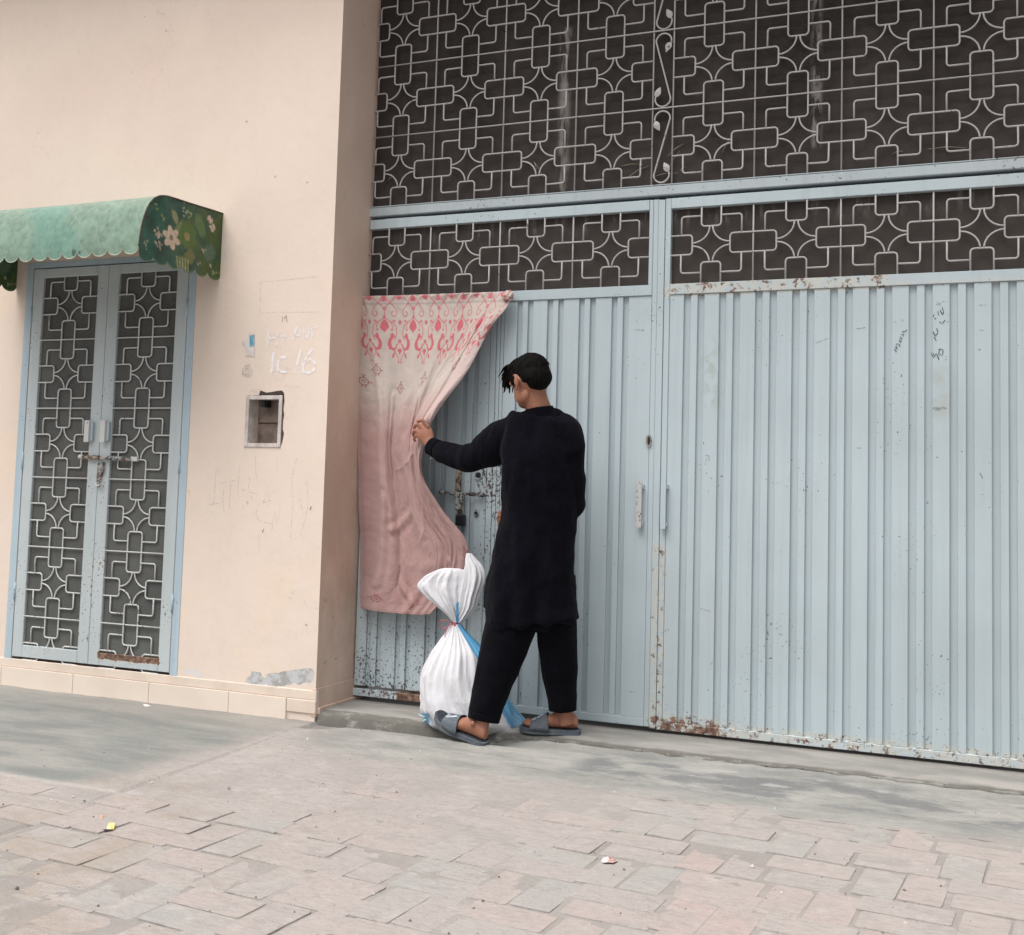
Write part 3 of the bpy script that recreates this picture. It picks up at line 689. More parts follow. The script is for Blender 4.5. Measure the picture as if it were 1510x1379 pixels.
# ------------------------------------------------------------------ small double door
YD = -.339
dd = thing('double_door', 'small pale blue double door with grille panels under the green awning', 'door', (-1.7265, YD, .1))
fr = boxes('door_frame', [(-2.2975, -2.2505, YW-.003, YW+.03, .052, 2.235), (-1.2005, -1.1560, YW-.003, YW+.03, .052, 2.235), (-2.2500, -1.2010, YW-.002, YW+.03, 2.205, 2.235)], M_TRIM, dd)
for (px0, sgn, hx) in ((-2.1746, 1, -2.2455), (-1.6531, -1, -1.2060)):
    xa, xb = px0, px0+.3755
    xo0, xo1 = (-2.2455, -1.7275) if sgn > 0 else (-1.7255, -1.2060)
    leaf = box('door_leaf', xa-.01, xb+.01, YD+.0095, YD+.0145, .12, 2.19, M_SCREEN2, dd)
    box('stile', xo0, xa, YD-.0058, YD+.032, .104, 2.200, M_DOOR, leaf, .0025)
    box('stile', xb, xo1, YD-.0058, YD+.032, .104, 2.200, M_DOOR, leaf, .0025)
    box('rail', xa+.0002, xb-.0002, YD-.0062, YD+.032, .1045, .168, M_DOOR, leaf, .0025)
    box('rail', xa+.0002, xb-.0002, YD-.0062, YD+.032, 2.150, 2.1995, M_DOOR, leaf, .0025)
    # grille pieces are the leaf's own parts
    zl = [1.806-.3711*k for k in range(5)]
    for k in range(6):
        mz = 1.806+.3711/2-.3711*k; mx = (xa+xb)/2; low = k == 5
        for key in CO:
            if low and key[1] < 0: continue
            inst('corner_bar', CO[key], (mx, YD, mz), dd); inst('curved_bar', AR[key], (mx, YD+.001, mz), dd)
        inst('loop_bar', HL[(True, 1)], (xa, YD, mz), dd); inst('loop_bar', HL[(True, -1)], (xb, YD, mz), dd)
        if k == 0: inst('loop_bar', HL[(False, -1)], (mx, YD, mz+.1855), dd)
        if not low: inst('loop_bar', L_V, (mx, YD, mz-.1855), dd)
    for z in zl: sweep('level_bar', [(xa-.003, YD-.003, z), (xb+.003, YD-.003, z)], RB*.9, M_GRILLE, dd)
    ho = -2.2480 if sgn > 0 else -1.2035
    for zz in (.45, 1.15, 1.95): sweep('hinge', [(ho, YD-.008, zz-.045), (ho, YD-.008, zz+.045)], .006, M_TRIM, leaf, 8)
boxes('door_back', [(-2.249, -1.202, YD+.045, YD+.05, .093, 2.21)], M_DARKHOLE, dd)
def Pd(px, py, dy): return tuple(at(px, py, YD-dy))
sl = sweep('slide_bolt', [Pd(117, 674, .022), Pd(192, 678, .022)], .007, M_RUST, dd, 10)
for a, b, m_ in ((117, 122, M_GRILLE), (129, 146, M_RUST), (160, 186, M_HASP)): sweep('bolt_keeper', [Pd(a, 673.5+(a-117)*.05, .021), Pd(b, 673.5+(b-117)*.05, .021)], .0115, m_, sl, 10)
a = at(199, 677, YD); box('bolt_end_plate', a[0]-.016, a[0]+.028, YD-.016, YD-.005, a[2]-.012, a[2]+.012, M_GRILLE, dd, .002)
a = at(152, 682, YD); b_ = at(152, 718, YD)
mk('hasp_tongue', [(a[0]-.012, YD-.026, a[2]), (a[0]+.020, YD-.026, a[2]), (a[0]+.020, YD-.024, a[2]-.045), (a[0]+.006, YD-.022, a[2]-.06), (a[0]-.008, YD-.018, b_[2]), (a[0]-.024, YD-.018, b_[2]), (a[0]-.016, YD-.022, a[2]-.05),
                   (a[0]-.012, YD-.006, a[2]), (a[0]+.020, YD-.006, a[2]), (a[0]+.020, YD-.006, a[2]-.045), (a[0]-.008, YD-.006, b_[2])],
   [(0, 6, 5, 4, 3, 2, 1), (0, 1, 8, 7), (1, 2, 9, 8), (3, 4, 10, 9)], M_HASP, dd)
c_ = at(147, 713, YD-.01); P = [(c_[0]-.020+.042*t, YD-.016-.012*math.sin(math.pi*t), c_[2]-.012*math.sin(math.pi*t)) for t in np.linspace(0, 1, 9)]; sweep('hasp_staple', P, .005, M_GRILLE, dd)
for (pxa, w) in ((131, .015), (154.5, .016)):
    a, b_ = at(pxa, 620, YD-.02), at(pxa-2, 652, YD-.02); xm = (a[0]+b_[0])/2
    h = boxes('pull_handle', [(xm-w, xm+w, YD-.034, YD-.022, b_[2], a[2])], M_GRILLE, dd)
    boxes('handle_foot', [(xm+w*.2, xm+w*2, YD-.0218, YD-.003, b_[2]+.008, a[2]-.008)], M_GATE, h)

# ------------------------------------------------------------------ awning
def paint_attr(me, cols):
    ca = me.color_attributes.new('print', 'FLOAT_COLOR', 'POINT'); a = np.ones((len(me.vertices), 4), np.float32); a[:, :3] = cols; ca.data.foreach_set('color', a.ravel())
def m_print(name, rough=.8, spec=.2, fine=None, bump=.15, bs=200):
    m = Mat(name, rough, spec); c = m.attr('print')
    if fine: c = m.mix(m.noise(fine[0], 5, .7).ramp(fine[1], fine[2])*fine[3], c, fine[4])
    m.color(c); m.bump(m.noise(bs, 3), bump, .001); return m.mat
def sd_poly(x, y, pts):
    """distance to a polyline, vectorised"""
    d = np.full(x.shape, 1e9)
    for (ax_, ay_), (bx_, by_) in zip(pts[:-1], pts[1:]):
        vx, vy = bx_-ax_, by_-ay_; L = vx*vx+vy*vy+1e-12
        t = np.clip(((x-ax_)*vx+(y-ay_)*vy)/L, 0, 1); d = np.minimum(d, np.hypot(x-ax_-t*vx, y-ay_-t*vy))
    return d
def blob(x, y, cx_, cy_, rx, ry, ang=0.0):
    c_, s_ = math.cos(ang), math.sin(ang); u = (x-cx_)*c_+(y-cy_)*s_; w = -(x-cx_)*s_+(y-cy_)*c_
    return np.hypot(u/rx, w/ry)-1.0
def fbm(X, Y, sc, seed=0.0):
    return np.array([mnoise.fractal(Vector((float(a)*sc+seed, float(b)*sc-seed, seed)), .8, 2.0, 3) for a, b in zip(X, Y)])
XA0, XA1 = -2.375, -1.013
PROF = [(YW+.002, 2.426), (-.42, 2.424), (-.50, 2.420), (-.60, 2.415), (-.70, 2.412), (-.78, 2.408), (-.83, 2.396), (-.875, 2.366), (-.905, 2.325), (-.925, 2.275), (-.938, 2.225), (-.946, 2.175), (-.949, 2.135)]
def smooth_prof(P, n):
    P = np.array(P); d = np.r_[0, np.cumsum(np.hypot(*np.diff(P, axis=0).T))]; t = np.linspace(0, d[-1], n)
    Q = np.c_[np.interp(t, d, P[:, 0]), np.interp(t, d, P[:, 1])]
    for _ in range(3): Q[1:-1] = .25*Q[:-2]+.5*Q[1:-1]+.25*Q[2:]
    return Q, t
aw = thing('awning', 'green fabric awning with scalloped edge and flower print over the small double door', 'awning', ((XA0+XA1)/2, YW, 2.4))
Q, tq = smooth_prof(PROF, 90)
nx = 340; xs_ = np.linspace(XA0, XA1, nx); V = []; sc_w = .0905
ph = ((XA1-xs_)/sc_w) % 1.0
scal = np.sqrt(np.clip(1-(2*ph-1)**2, 0, 1))*.034
drop = 14
for i in range(nx):
    for j in range(90): V.append((xs_[i], Q[j, 0]+.0015*math.sin(xs_[i]*9+j*.1), Q[j, 1]+.002*math.sin(xs_[i]*5.0)))
    for k in range(1, drop+1): V.append((xs_[i], Q[-1, 0]+.0015*math.sin(xs_[i]*9+9), Q[-1, 1]+.002*math.sin(xs_[i]*5.0)-(scal[i]+.006)*k/drop))
NJ = 90+drop
F = [(i*NJ+j, i*NJ+j+1, (i+1)*NJ+j+1, (i+1)*NJ+j) for i in range(nx-1) for j in range(NJ-1)]
o = mk('cover_sheet', V, F, None, aw, True)
Va = np.array(V); X_, S_ = Va[:, 0], np.tile(np.r_[tq, tq[-1]+np.linspace(0, 1, drop+1)[1:]*.04], nx)
n_ = fbm(X_, S_, 9, 1.3); n2_ = fbm(X_, S_, 34, 4.1); n3_ = fbm(X_, S_, 3, 7.1)
base = np.array([.180, .265, .208])[None, :]*(1+.22*n_[:, None])
base = base+np.clip(n2_, -1, 1)[:, None]*np.array([[.05, .05, .05]])
top = np.clip((.62-S_)/.25, 0, 1)[:, None]; base = base*(1-top*.75)+np.array([[.30, .33, .29]])*top*.75
fl = np.clip((n3_-.10)*4, 0, 1)[:, None]; base = base*(1-fl*.45)+np.array([[.11, .27, .225]])*fl*.45
vein = np.exp(-(n_/.035)**2)[:, None]; base = base*(1-vein*.22)
rim = np.tile(np.r_[np.zeros(90+drop-2), 1, 1], nx)[:, None]; base = base*(1-rim*.8)+np.array([[.55, .58, .45]])*rim*.8
bm_ = np.clip(1-sd_poly(X_, S_, [(-2.02, .84), (-1.985, .80), (-1.95, .84)])/.03, 0, 1)[:, None]; base = base*(1-bm_*.8)+np.array([[.03, .22, .36]])*bm_*.8
dk_ = ((X_ > -1.55) & (X_ < -1.2)) & (np.hypot(X_+1.38, (S_-.80)*1.0) < .03) & (n2_ > .05); base[dk_] *= .4
paint_attr(o.data, np.clip(base, .01, .8)); o.data.materials.append(m_print('faded_green_awning_fabric', .7, .3, (30, .5, .75, .4, (.32, .40, .33))))
# printed end panels
def end_panel(x, flip):
    ys = np.linspace(Q[-1, 0]+.001, YW+.002, 120); nz = 70; V = []
    ztop = np.interp(-ys, -Q[::-1, 0][::-1] if False else np.sort(-Q[:, 0]), Q[np.argsort(-Q[:, 0]), 1])-.002
    for i, y in enumerate(ys):
        t = i/119; zb = 2.105+.006*t; ph_ = (t*6.0) % 1.0; zz = zb-.034*math.sqrt(max(0, 1-(2*ph_-1)**2))
        for j in range(nz): V.append((x+.002*math.sin(y*30), y, ztop[i]+(zz-ztop[i])*j/(nz-1)))
    F = [(i*nz+j, i*nz+j+1, (i+1)*nz+j+1, (i+1)*nz+j) for i in range(119) for j in range(nz-1)]
    o = mk('end_panel', V, F, None, aw, True); A = np.array(V)
    # panel coordinates as in a 147 x 125 drawing (px/10 of the close view)
    uu = (A[:, 1]-ys[0])/(ys[-1]-ys[0])*118; vv = (2.42-A[:, 2])/(2.42-2.08)*80
    n_ = fbm(uu, vv, .05, 2.0); n2_ = fbm(uu, vv, .22, 5.0)
    col = np.array([[.012, .085, .062]])*(1+.5*n_[:, None])
    g = np.clip((uu-45)/60+n_*.9, 0, 1)[:, None]; col = col*(1-g)+np.array([[.055, .095, .025]])*g
    def put(d, c, a=1.0):
        m_ = (np.clip(-d*6+.5, 0, 1)*a)[:, None]; return col*(1-m_)+np.array([c])*m_
    col = put(blob(uu, vv, 65, 38, 15, 16)+n2_*.5, (.09, .16, .03), .8); col = put(blob(uu, vv, 65, 40, 4, 5), (.30, .24, .10), .8)
    col = put(blob(uu, vv, 84, 22, 7, 14, -.5)+n2_*.2, (.10, .19, .06), .8); col = put(blob(uu, vv, 70, 62, 7, 9, .3)+n2_*.3, (.17, .17, .06), .8)
    col = put(blob(uu, vv, 47, 22, 4, 8, -.5)+n2_*.3, (.30, .30, .14), .8); col = put(blob(uu, vv, 52, 33, 3, 10, .5)+n2_*.2, (.20, .26, .10), .7)
    col = put(blob(uu, vv, 100, 50, 8, 10, .5)+n2_*.6, (.10, .17, .12), .7); col = put(blob(uu, vv, 60, 72, 9, 8)+n2_*.4, (.13, .17, .06), .8)
    for k in range(5): col = put(sd_poly(uu, vv, [(52+k*4, 66), (55+k*3.4, 80)])-.7, (.38, .38, .20), .8)
    for k in range(6):
        a = k*math.pi/3+.25; col = put(blob(uu, vv, 43+7*math.cos(a), 47+7.5*math.sin(a), 6.2, 3.9, a), (.58, .47, .36))
    col = put(blob(uu, vv, 43, 47, 2.6, 3.2), (.10, .10, .07)); col = put(blob(uu, vv, 43, 47, 1.4, 1.8), (.35, .28, .15))
    rg = random.Random(5)
    for (cx_, cy_, r_, nn, c1) in ((24, 49, 7, 16, (.52, .40, .32)), (26, 60, 3.5, 6, (.42, .30, .24)), (63, 12, 6, 12, (.30, .36, .24)), (101, 16, 4, 5, (.52, .42, .34)), (92, 48, 3, 4, (.36, .36, .24)), (84, 66, 2, 2, (.45, .30, .28)), (20, 18, 3, 3, (.26, .30, .10)), (30, 28, 3, 3, (.26, .30, .10)), (10, 62, 6, 8, (.22, .28, .16)), (108, 72, 6, 7, (.25, .28, .15)), (103, 64, 3, 3, (.40, .40, .28))):
        for k in range(nn): col = put(blob(uu, vv, cx_+rg.gauss(0, r_*.5), cy_+rg.gauss(0, r_*.5), rg.uniform(.8, 1.7), rg.uniform(.8, 1.7)), c1, .9)
    for cx_, cy_ in ((100, 12), (104, 18), (97, 9), (102, 21)): col = put(blob(uu, vv, cx_, cy_, 2.2, 4, .6 if cx_ < 101 else -.3), (.52, .42, .34))
    edge = np.tile(np.r_[np.zeros(nz-2), 1, 1], 120)[:, None]; col = col*(1-edge*.5)+np.array([[.16, .24, .14]])*edge*.5
    paint_attr(o.data, np.clip(col*(1+.25*n2_[:, None]), .004, .8)); o.data.materials.append(MP); return o
MP = m_print('dark_green_floral_vinyl', .45, .4, (20, .55, .8, .2, (.25, .28, .22)))
end_panel(XA1, False); end_panel(XA0, True)
eq = [(XA1+.001, y, z+.002) for y, z in Q[::4]]+[(XA1+.001, Q[-1, 0], Q[-1, 1])]
sweep('frame_rod', eq, .0042, m_simple('dark_awning_piping', (.06, .05, .04), (.12, .11, .08), 30, .7), aw)
sweep('frame_rod', [(XA1-.004, YW-.003, 2.425), (XA1-.004, YW-.003, 2.09)], .004, M_RUST, aw)
sweep('frame_rod', [(XA0, Q[-1, 0]+.012, 2.14), (XA1-.01, Q[-1, 0]+.012, 2.14)], .005, M_RUST, aw)

# ------------------------------------------------------------------ ground: one sheet, laid up to the wall, with the cement lip along the gate
def nz(x, y, s, o=0.0): return mnoise.noise(Vector((x*s+o, y*s-o, o)))
def ground_z(x, y):
    z = -.050 - .016*max(0, -y-.34) - .004*max(0, -y-3)
    t = min(1, max(0, (x-.45)/.35))
    # cement apron right of the man rises almost to the threshold; left of him a lip leaves a shallow channel
    ya = -.335+.012*nz(x, 0, 5)
    z_ap = -.016 - .042*min(1, max(0, (-y-.34)/.52))
    lipy = -.462+.02*nz(x, 1, 3)-.10*min(1, max(0, (-.10-x)/.10))
    if x < -.345: lip = 0
    else: lip = min(1, max(0, (lipy-y)/.012))*(.42+.58*math.exp(-max(0, lipy-y)/.20))*min(1, max(0, (x+.345)/.04)) if True else 0
    if x < -.345: z_l = -.052-.016*max(0, -y-.34)
    else: z_l = -.068 + .046*lip - .016*max(0, -y-.34)
    ap = z_ap*1.0 - .012*max(0, -y-.9)
    z = z_l*(1-t)+max(z, ap)*t
    g = abs(y-(-.327+.010*nz(x, 3, 6)))                       # ragged groove between apron and threshold
    z -= .045*t*max(0, 1-g/.021)*(.8+.5*nz(x, 5, 9)); z += .010*t*math.exp(-((y+.362)/.016)**2)*(.6+nz(x, 7, 12))
    hole = max(0, 1-abs(x-.235)/.085)*max(0, 1-abs(y+.425-.02*nz(x, 8, 20))/.045); z -= .07*min(1, hole*2.6)
    corner_ = max(0, 1-abs(x+.30)/.07)*max(0, 1-abs(y+.50)/.09); z -= .02*min(1, corner_*2)
    z += .0035*nz(x, y, 2.2, 3)+.0022*nz(x, y, 7, 5)+.0012*nz(x, y, 22, 9)+.0007*nz(x, y, 60, 4)
    return z
def axis(a, b, st, far):
    c_ = list(np.arange(a, b+st/2, st)); l, s = [a], st
    while l[-1] > -far: s *= 1.35; l.append(l[-1]-s)
    r, s = [c_[-1]], st
    while r[-1] < far: s *= 1.35; r.append(r[-1]+s)
    return np.array(l[:0:-1]+c_+r[1:])
gx = axis(-2.9, 3.1, .0115, 60); gy = axis(-3.3, -.20, .0095, 60); gy = gy[gy <= .9]
V = [(x, y, ground_z(x, y) if (-2.95 < x < 3.15 and -3.35 < y) else ground_z(max(-2.9, min(3.1, x)), max(-3.3, y))) for y in gy for x in gx]
nxg = len(gx); F = [(j*nxg+i, j*nxg+i+1, (j+1)*nxg+i+1, (j+1)*nxg+i) for j in range(len(gy)-1) for i in range(nxg-1)]
ground = mk('ground', V, F, M_GROUND, None, True); tag(ground, kind='structure')
# cement threshold under the gate
xs_ = np.arange(XJ-.02, 3.13, .014); ys_ = [-.300, -.296, -.275, -.262, -.20, -.15, -.10, -.05, 0, .05, .1]; V = []
for x in xs_:
    fr_ = .012*nz(x, 2, 5)+.006*nz(x, 2, 26)-.028*min(1, max(0, (.5-x)/.3))
    V.append((x, ys_[0]+fr_-.004, -.09)); V.append((x, ys_[0]+fr_-.002, -.018+.004*nz(x, 1, 18)))
    for k, y in enumerate(ys_[1:]): V.append((x, y+fr_*(1-k/9), (-.012 if k == 0 else -.007 if k == 1 else 0)+.0022*nz(x, y, 4)+.001*nz(x, y, 22)))
nn = len(ys_)+1; F = [(i*nn+j, (i+1)*nn+j, (i+1)*nn+j+1, i*nn+j+1) for i in range(len(xs_)-1) for j in range(nn-1)]
th = mk('threshold', V, F, M_THRESH, None, True); tag(th, kind='structure')
# bricks laid flat in basket weave, sunk in dust; each its own piece of the pavement
def brick_mesh(L, W, sd):
    rg = random.Random(sd); n = 5
    def rim(a, b, z, r):
        P = []
        for (cx_, cy_, s) in ((a-r, b-r, 0), (-a+r, b-r, 1), (-a+r, -b+r, 2), (a-r, -b+r, 3)):
            for k in range(3):
                w = math.pi/2*(s+k/2); P.append((cx_+r*math.cos(w)+rg.uniform(-.0013, .0013), cy_+r*math.sin(w)+rg.uniform(-.0013, .0013), z))
        return P
    A, B, D_ = rim(L/2, W/2, -.045, .006), rim(L/2-.0006, W/2-.0006, -.0012, .009), rim(L/2-.0028, W/2-.0028, 0, .009)
    V = A+B+D_; m_ = 12; F = []
    for q in range(2): F += [(q*m_+k, q*m_+(k+1) % m_, (q+1)*m_+(k+1) % m_, (q+1)*m_+k) for k in range(m_)]
    F.append(tuple(range(2*m_, 3*m_)))
    me = bpy.data.meshes.new('brick'); me.from_pydata(V, [], F); me.update(); me.materials.append(M_BRICK); return me
BR = [brick_mesh(.2535, .1245, s) for s in range(5)]
cands = []
for r_ in range(-2, 14):
    for c_ in range(-14, 12):
        for h_ in range(2):
            cs = .2575; yc = -.82-cs*(r_+.5); xc = 1.0+cs*(c_+.5)
            if (r_+c_) % 2 == 0: dx, dy, rot = 0, (h_-.5)*cs/2, 0
            else: dx, dy, rot = (h_-.5)*cs/2, 0, math.pi/2
            x, y = xc+dx, yc+dy; x = x-.11*(y+2.07)
            lim = -.86-.02*nz(x, 0, 2) if x > 1.38 else (-1.12 if x > .35 else (-1.25 if x > -.0 else -1.71))
            if y+.06 > lim: continue
            px, py = proj((x, y, -.08))
            if -60 < px < 1570 and py < 1440: cands.append((-py, x, y, rot))
cands.sort(); rb = random.Random(3)
cands = sorted(cands)[:300]
for (_, x, y, rot) in cands:
    o = bpy.data.objects.new('brick', rb.choice(BR)); C.objects.link(o); o.parent = ground
    # where the dust lies thick the brick tops barely show
    deep = .0024+.0040*nz(x, y, 1.3, 2) + .006*min(1, max(0, (1.3-x)/.3))*min(1, max(0, (y+1.75)/.3)) +  .006*min(1, max(0, (y+1.0)/.16))
    z = ground_z(x, y)+(.0054 if x > .6 else .0050)-min(max(deep, .0), .0060)+rb.uniform(-.0004, .0005)
    o.location = (x+rb.uniform(-.003, .003), y+rb.uniform(-.003, .003), z)
    o.rotation_euler = (rb.gauss(0, .003)+.0155, rb.gauss(0, .003), rot-.075+rb.gauss(0, .012))
    o.scale = (rb.uniform(.975, 1.0), rb.uniform(.97, 1.0), 1)
# grit, crumbs and litter
def crumb_vf(x, y, z, r, rg):
    V = []; n = 5
    for k in range(n): w = 2*math.pi*k/n; V.append((x+r*math.cos(w)*rg.uniform(.7, 1.2), y+r*math.sin(w)*rg.uniform(.7, 1.2), z-.001))
    V.append((x+rg.uniform(-.2, .2)*r, y+rg.uniform(-.2, .2)*r, z+r*rg.uniform(.6, 1.0)))
    return V, [(k, (k+1) % n, n) for k in range(n)]
rg = random.Random(8); parts, light = [], []
for k in range(260):
    px, py = rg.uniform(0, 1510), rg.uniform(1075, 1379); p = atz(px, py, -.07)
    if p[1] > -.34: continue
    r = abs(rg.gauss(0, .0022))+.0011
    if k % 37 == 0: r = .0045
    (light if k % 4 == 0 else parts).append(crumb_vf(p[0], p[1], ground_z(p[0], p[1])+(.004 if p[1] < -.9 else 0.0), r, rg))
for k in range(420):
    x = rg.uniform(.45, 3.05); y = -.325+rg.gauss(0, .012); parts.append(crumb_vf(x, y, ground_z(x, y)+.001, abs(rg.gauss(0, .003))+.0014, rg))
for k in range(90):
    x = rg.uniform(-.33, .5); y = -.43+rg.gauss(0, .03); parts.append(crumb_vf(x, y, ground_z(x, y), abs(rg.gauss(0, .003))+.0014, rg))
v, f = merge(parts); o = mk('dark_grit', v, f, m_simple('dark_crumbs', (.13, .11, .10), (.26, .23, .2), 40)); tag(o, kind='stuff')
v, f = merge(light); o = mk('pale_grit', v, f, m_simple('pale_crumbs', (.62, .58, .54), (.45, .41, .38), 40)); tag(o, kind='stuff')
def litter(name, pts, mats, label, cat, z=-.07, lift=.006):
    V = []
    for (px, py, h) in pts:
        p = atz(px, py, z); V.append((p[0], p[1], ground_z(p[0], p[1])+lift+h))
    return V
V = litter('', [(157, 1223, 0), (160, 1218, .008), (166, 1216, .004), (169, 1219, .010), (168, 1224, .002), (163, 1226, .006), (158, 1226, 0), (163, 1221, .012)], None, None, None)
m_y = m_simple('yellow_wrapper_foil', (.72, .62, .10), (.80, .74, .38), 60, .4, .5)
o = mk('sweet_wrapper', V, [(0, 1, 7), (1, 2, 7), (2, 3, 7), (3, 4, 7), (4, 5, 7), (5, 6, 7), (6, 0, 7)], m_y); tag(o, 'crumpled yellow sweet wrapper on the dusty bricks below the grey slab', 'litter')
mk('dark_fold', [V[0], V[6], V[5], (V[5][0]-.01, V[5][1]-.006, V[5][2]+.001), (V[0][0]-.008, V[0][1]-.01, V[0][2])], [(0, 1, 2, 3, 4)], m_simple('navy_foil', (.05, .05, .12), (.1, .1, .2), 50, .4), o).matrix_parent_inverse = Matrix()
V = litter('', [(886, 1272, 0), (889, 1269, .004), (896, 1268.5, .007), (899, 1272.5, .003), (895, 1277, .004), (889, 1277, .003), (905, 1270, .004), (911, 1273.5, .001), (904, 1277.5, .003), (893, 1272.5, .010), (903, 1273.5, .008)], None, None, None, lift=.004)
m_f = m_simple('silver_packet_foil', (.80, .77, .76), (.62, .58, .57), 90, .25, .6)
o = mk('foil_packet', V, [(0, 1, 9), (1, 2, 9), (2, 3, 9), (3, 4, 9), (4, 5, 9), (5, 0, 9)], m_f); tag(o, 'small silver and brown torn packet lying on the brick street', 'litter')
mk('brown_end', V, [(2, 6, 10), (6, 7, 10), (7, 8, 10), (8, 4, 10), (4, 3, 10), (3, 2, 10)], m_simple('brown_packet_print', (.30, .12, .10), (.62, .50, .46), 160, .4), o)
V = litter('', [(147, 1205, 0), (150, 1203, .004), (153, 1206, .003), (150, 1209, 0), (150, 1206, .006)], None, None, None)
o = mk('fruit_peel', V, [(0, 1, 4), (1, 2, 4), (2, 3, 4), (3, 0, 4)], m_simple('peach_peel', (.70, .36, .26), (.5, .3, .22), 60)); tag(o, 'tiny peach coloured scrap beside the yellow wrapper', 'litter')
V = litter('', [(210, 1039.5, 0), (218, 1040, .001), (223, 1042.5, .001), (214, 1042.5, 0)], None, None, None, z=-.055, lift=.002)
o = mk('paper_scrap', V, [(0, 1, 2, 3)], m_simple('white_scrap_paper', (.75, .72, .70), (.66, .62, .6), 60)); tag(o, 'thin white paper scrap on the grey slab by the skirting tiles', 'litter')

# ------------------------------------------------------------------ curtain
def catmull(xs, ks, t):
    """piecewise cubic through knots, vectorised over t; ks has shape (n, ...)"""
    xs = np.array(xs); ks = np.array(ks, float); i = np.clip(np.searchsorted(xs, t)-1, 0, len(xs)-2)
    m_ = np.gradient(ks, xs, axis=0)
    h = (xs[i+1]-xs[i]); s = ((t-xs[i])/h); sh = (len(t),)+(1,)*(ks.ndim-1); s = s.reshape(sh); h = h.reshape(sh)
    return (2*s**3-3*s**2+1)*ks[i]+(s**3-2*s**2+s)*h*m_[i]+(-2*s**3+3*s**2)*ks[i+1]+(s**3-s**2)*h*m_[i+1]
un_ = [0, .07, .25, .5, .75, .90, 1.0]
rows = [
 (0.00, [(529, 437, -.035), (540, 436.5, -.045), (586, 435.5, -.040), (643, 433.5, -.038), (699, 431.5, -.038), (735, 430.5, -.042), (757, 431, -.050)]),
 (0.03, [(532, 449, -.045), (541, 449, -.055), (587, 449, -.045), (644, 448, -.040), (698, 446, -.042), (731, 445, -.062), (752, 444, -.066)]),
 (0.13, [(530, 496, -.038), (542, 498, -.065), (587, 500, -.060), (641, 500, -.065), (683, 499, -.070), (702, 493, -.100), (725, 484, -.090)]),
 (0.28, [(528, 560, -.035), (549, 565, -.080), (586, 568, -.085), (626, 570, -.105), (642, 568, -.125), (664, 560, -.170), (689, 551, -.160)]),
 (0.40, [(528, 615, -.035), (553, 622, -.080), (581, 626, -.100), (606, 628, -.150), (613, 627, -.190), (626, 622, -.250), (644, 613, -.235)]),
 (0.455, [(528, 645, -.035), (554, 652, -.080), (578, 658, -.095), (600, 656, -.155), (612, 652, -.205), (617, 648, -.255), (629, 645, -.240)]),
 (0.53, [(528, 690, -.035), (556, 696, -.080), (582, 702, -.085), (603, 702, -.140), (612, 698, -.175), (619, 694, -.215), (622, 690, -.205)]),
 (0.64, [(528, 745, -.035), (560, 752, -.085), (590, 762, -.075), (618, 762, -.125), (634, 756, -.150), (643, 752, -.165), (650, 748, -.165)]),
 (0.76, [(529, 795, -.035), (563, 802, -.090), (596, 818, -.075), (636, 816, -.120), (662, 808, -.150), (677, 802, -.155), (686, 796, -.155)]),
 (0.84, [(529, 838, -.040), (562, 845, -.095), (596, 856, -.080), (634, 854, -.115), (662, 846, -.145), (680, 838, -.150), (691, 830, -.150)]),
 (0.92, [(530, 872, -.045), (556, 878, -.095), (588, 884, -.090), (622, 884, -.110), (644, 880, -.130), (662, 872, -.140), (671, 866, -.140)]),
 (1.00, [(531, 897, -.050), (554, 901, -.095), (580, 904, -.100), (606, 906, -.108), (625, 906.5, -.120), (635, 904.5, -.128), (640, 901, -.130)])]
NU, NV = 330, 560
K = np.array([[at(*q) for q in r[1]] for r in rows])             # rows x cols x 3, real positions
uu = np.linspace(0, 1, NU); vv = np.linspace(0, 1, NV)
Kv = catmull([r[0] for r in rows], K, vv)                          # NV x cols x 3
G = np.stack([catmull(un_, Kv[j], uu) for j in range(NV)])         # NV x NU x 3
Ug, Vg = np.meshgrid(uu, vv)
def bump1(a, c, w): return np.exp(-((a-c)/w)**2)
# folds: the rolled free edge, drapes fanning from the fist, creases low down
dep = np.zeros_like(Ug)
amp = np.clip((Vg-.05)/.25, 0, 1)
dep += .010*np.sin((Ug*6.0+Vg*.9)*2*math.pi)*amp*np.clip(1-Ug*.6, 0, 1)
dep += .016*bump1(Ug, .085+.02*np.sin(Vg*5), .022)*amp
hx, hv = 1.0, .45
ang = np.arctan2(Vg-hv, (hx-Ug)*.8+1e-6); rad = np.hypot(Vg-hv, (hx-Ug)*.8)
dep += .008*np.sin(ang*9+1.0)*np.exp(-rad/.55)*np.clip(rad/.1, 0, 1)*np.clip((Vg-.22)/.2, 0, 1)
dep += .009*bump1(Ug-.46-.30*(.78-Vg), 0, .12)*bump1(Vg, .72, .18)
dep -= .014*bump1(Ug-.66-.35*(.78-Vg), 0, .09)*bump1(Vg, .76, .15)
dep += .007*bump1(Vg, .80-.25*(Ug-.55)**2, .022)*bump1(Ug, .5, .20)
roll = np.clip((Vg-.05)/.06, 0, 1)*np.clip((.47-Vg)/.04, 0, 1)
dep += .030*np.sqrt(np.clip(1-((Ug-.945)/.060)**2, 0, 1))*roll
dep -= .016*bump1(Ug, .872, .016)*roll
def crease(u0, v0, u1, v1, a_, w_):
    global dep
    d_ = sd_poly(Ug, Vg*1.4, [(u0, v0*1.4), (u1, v1*1.4)]); dep = dep + a_*np.exp(-d_/w_)
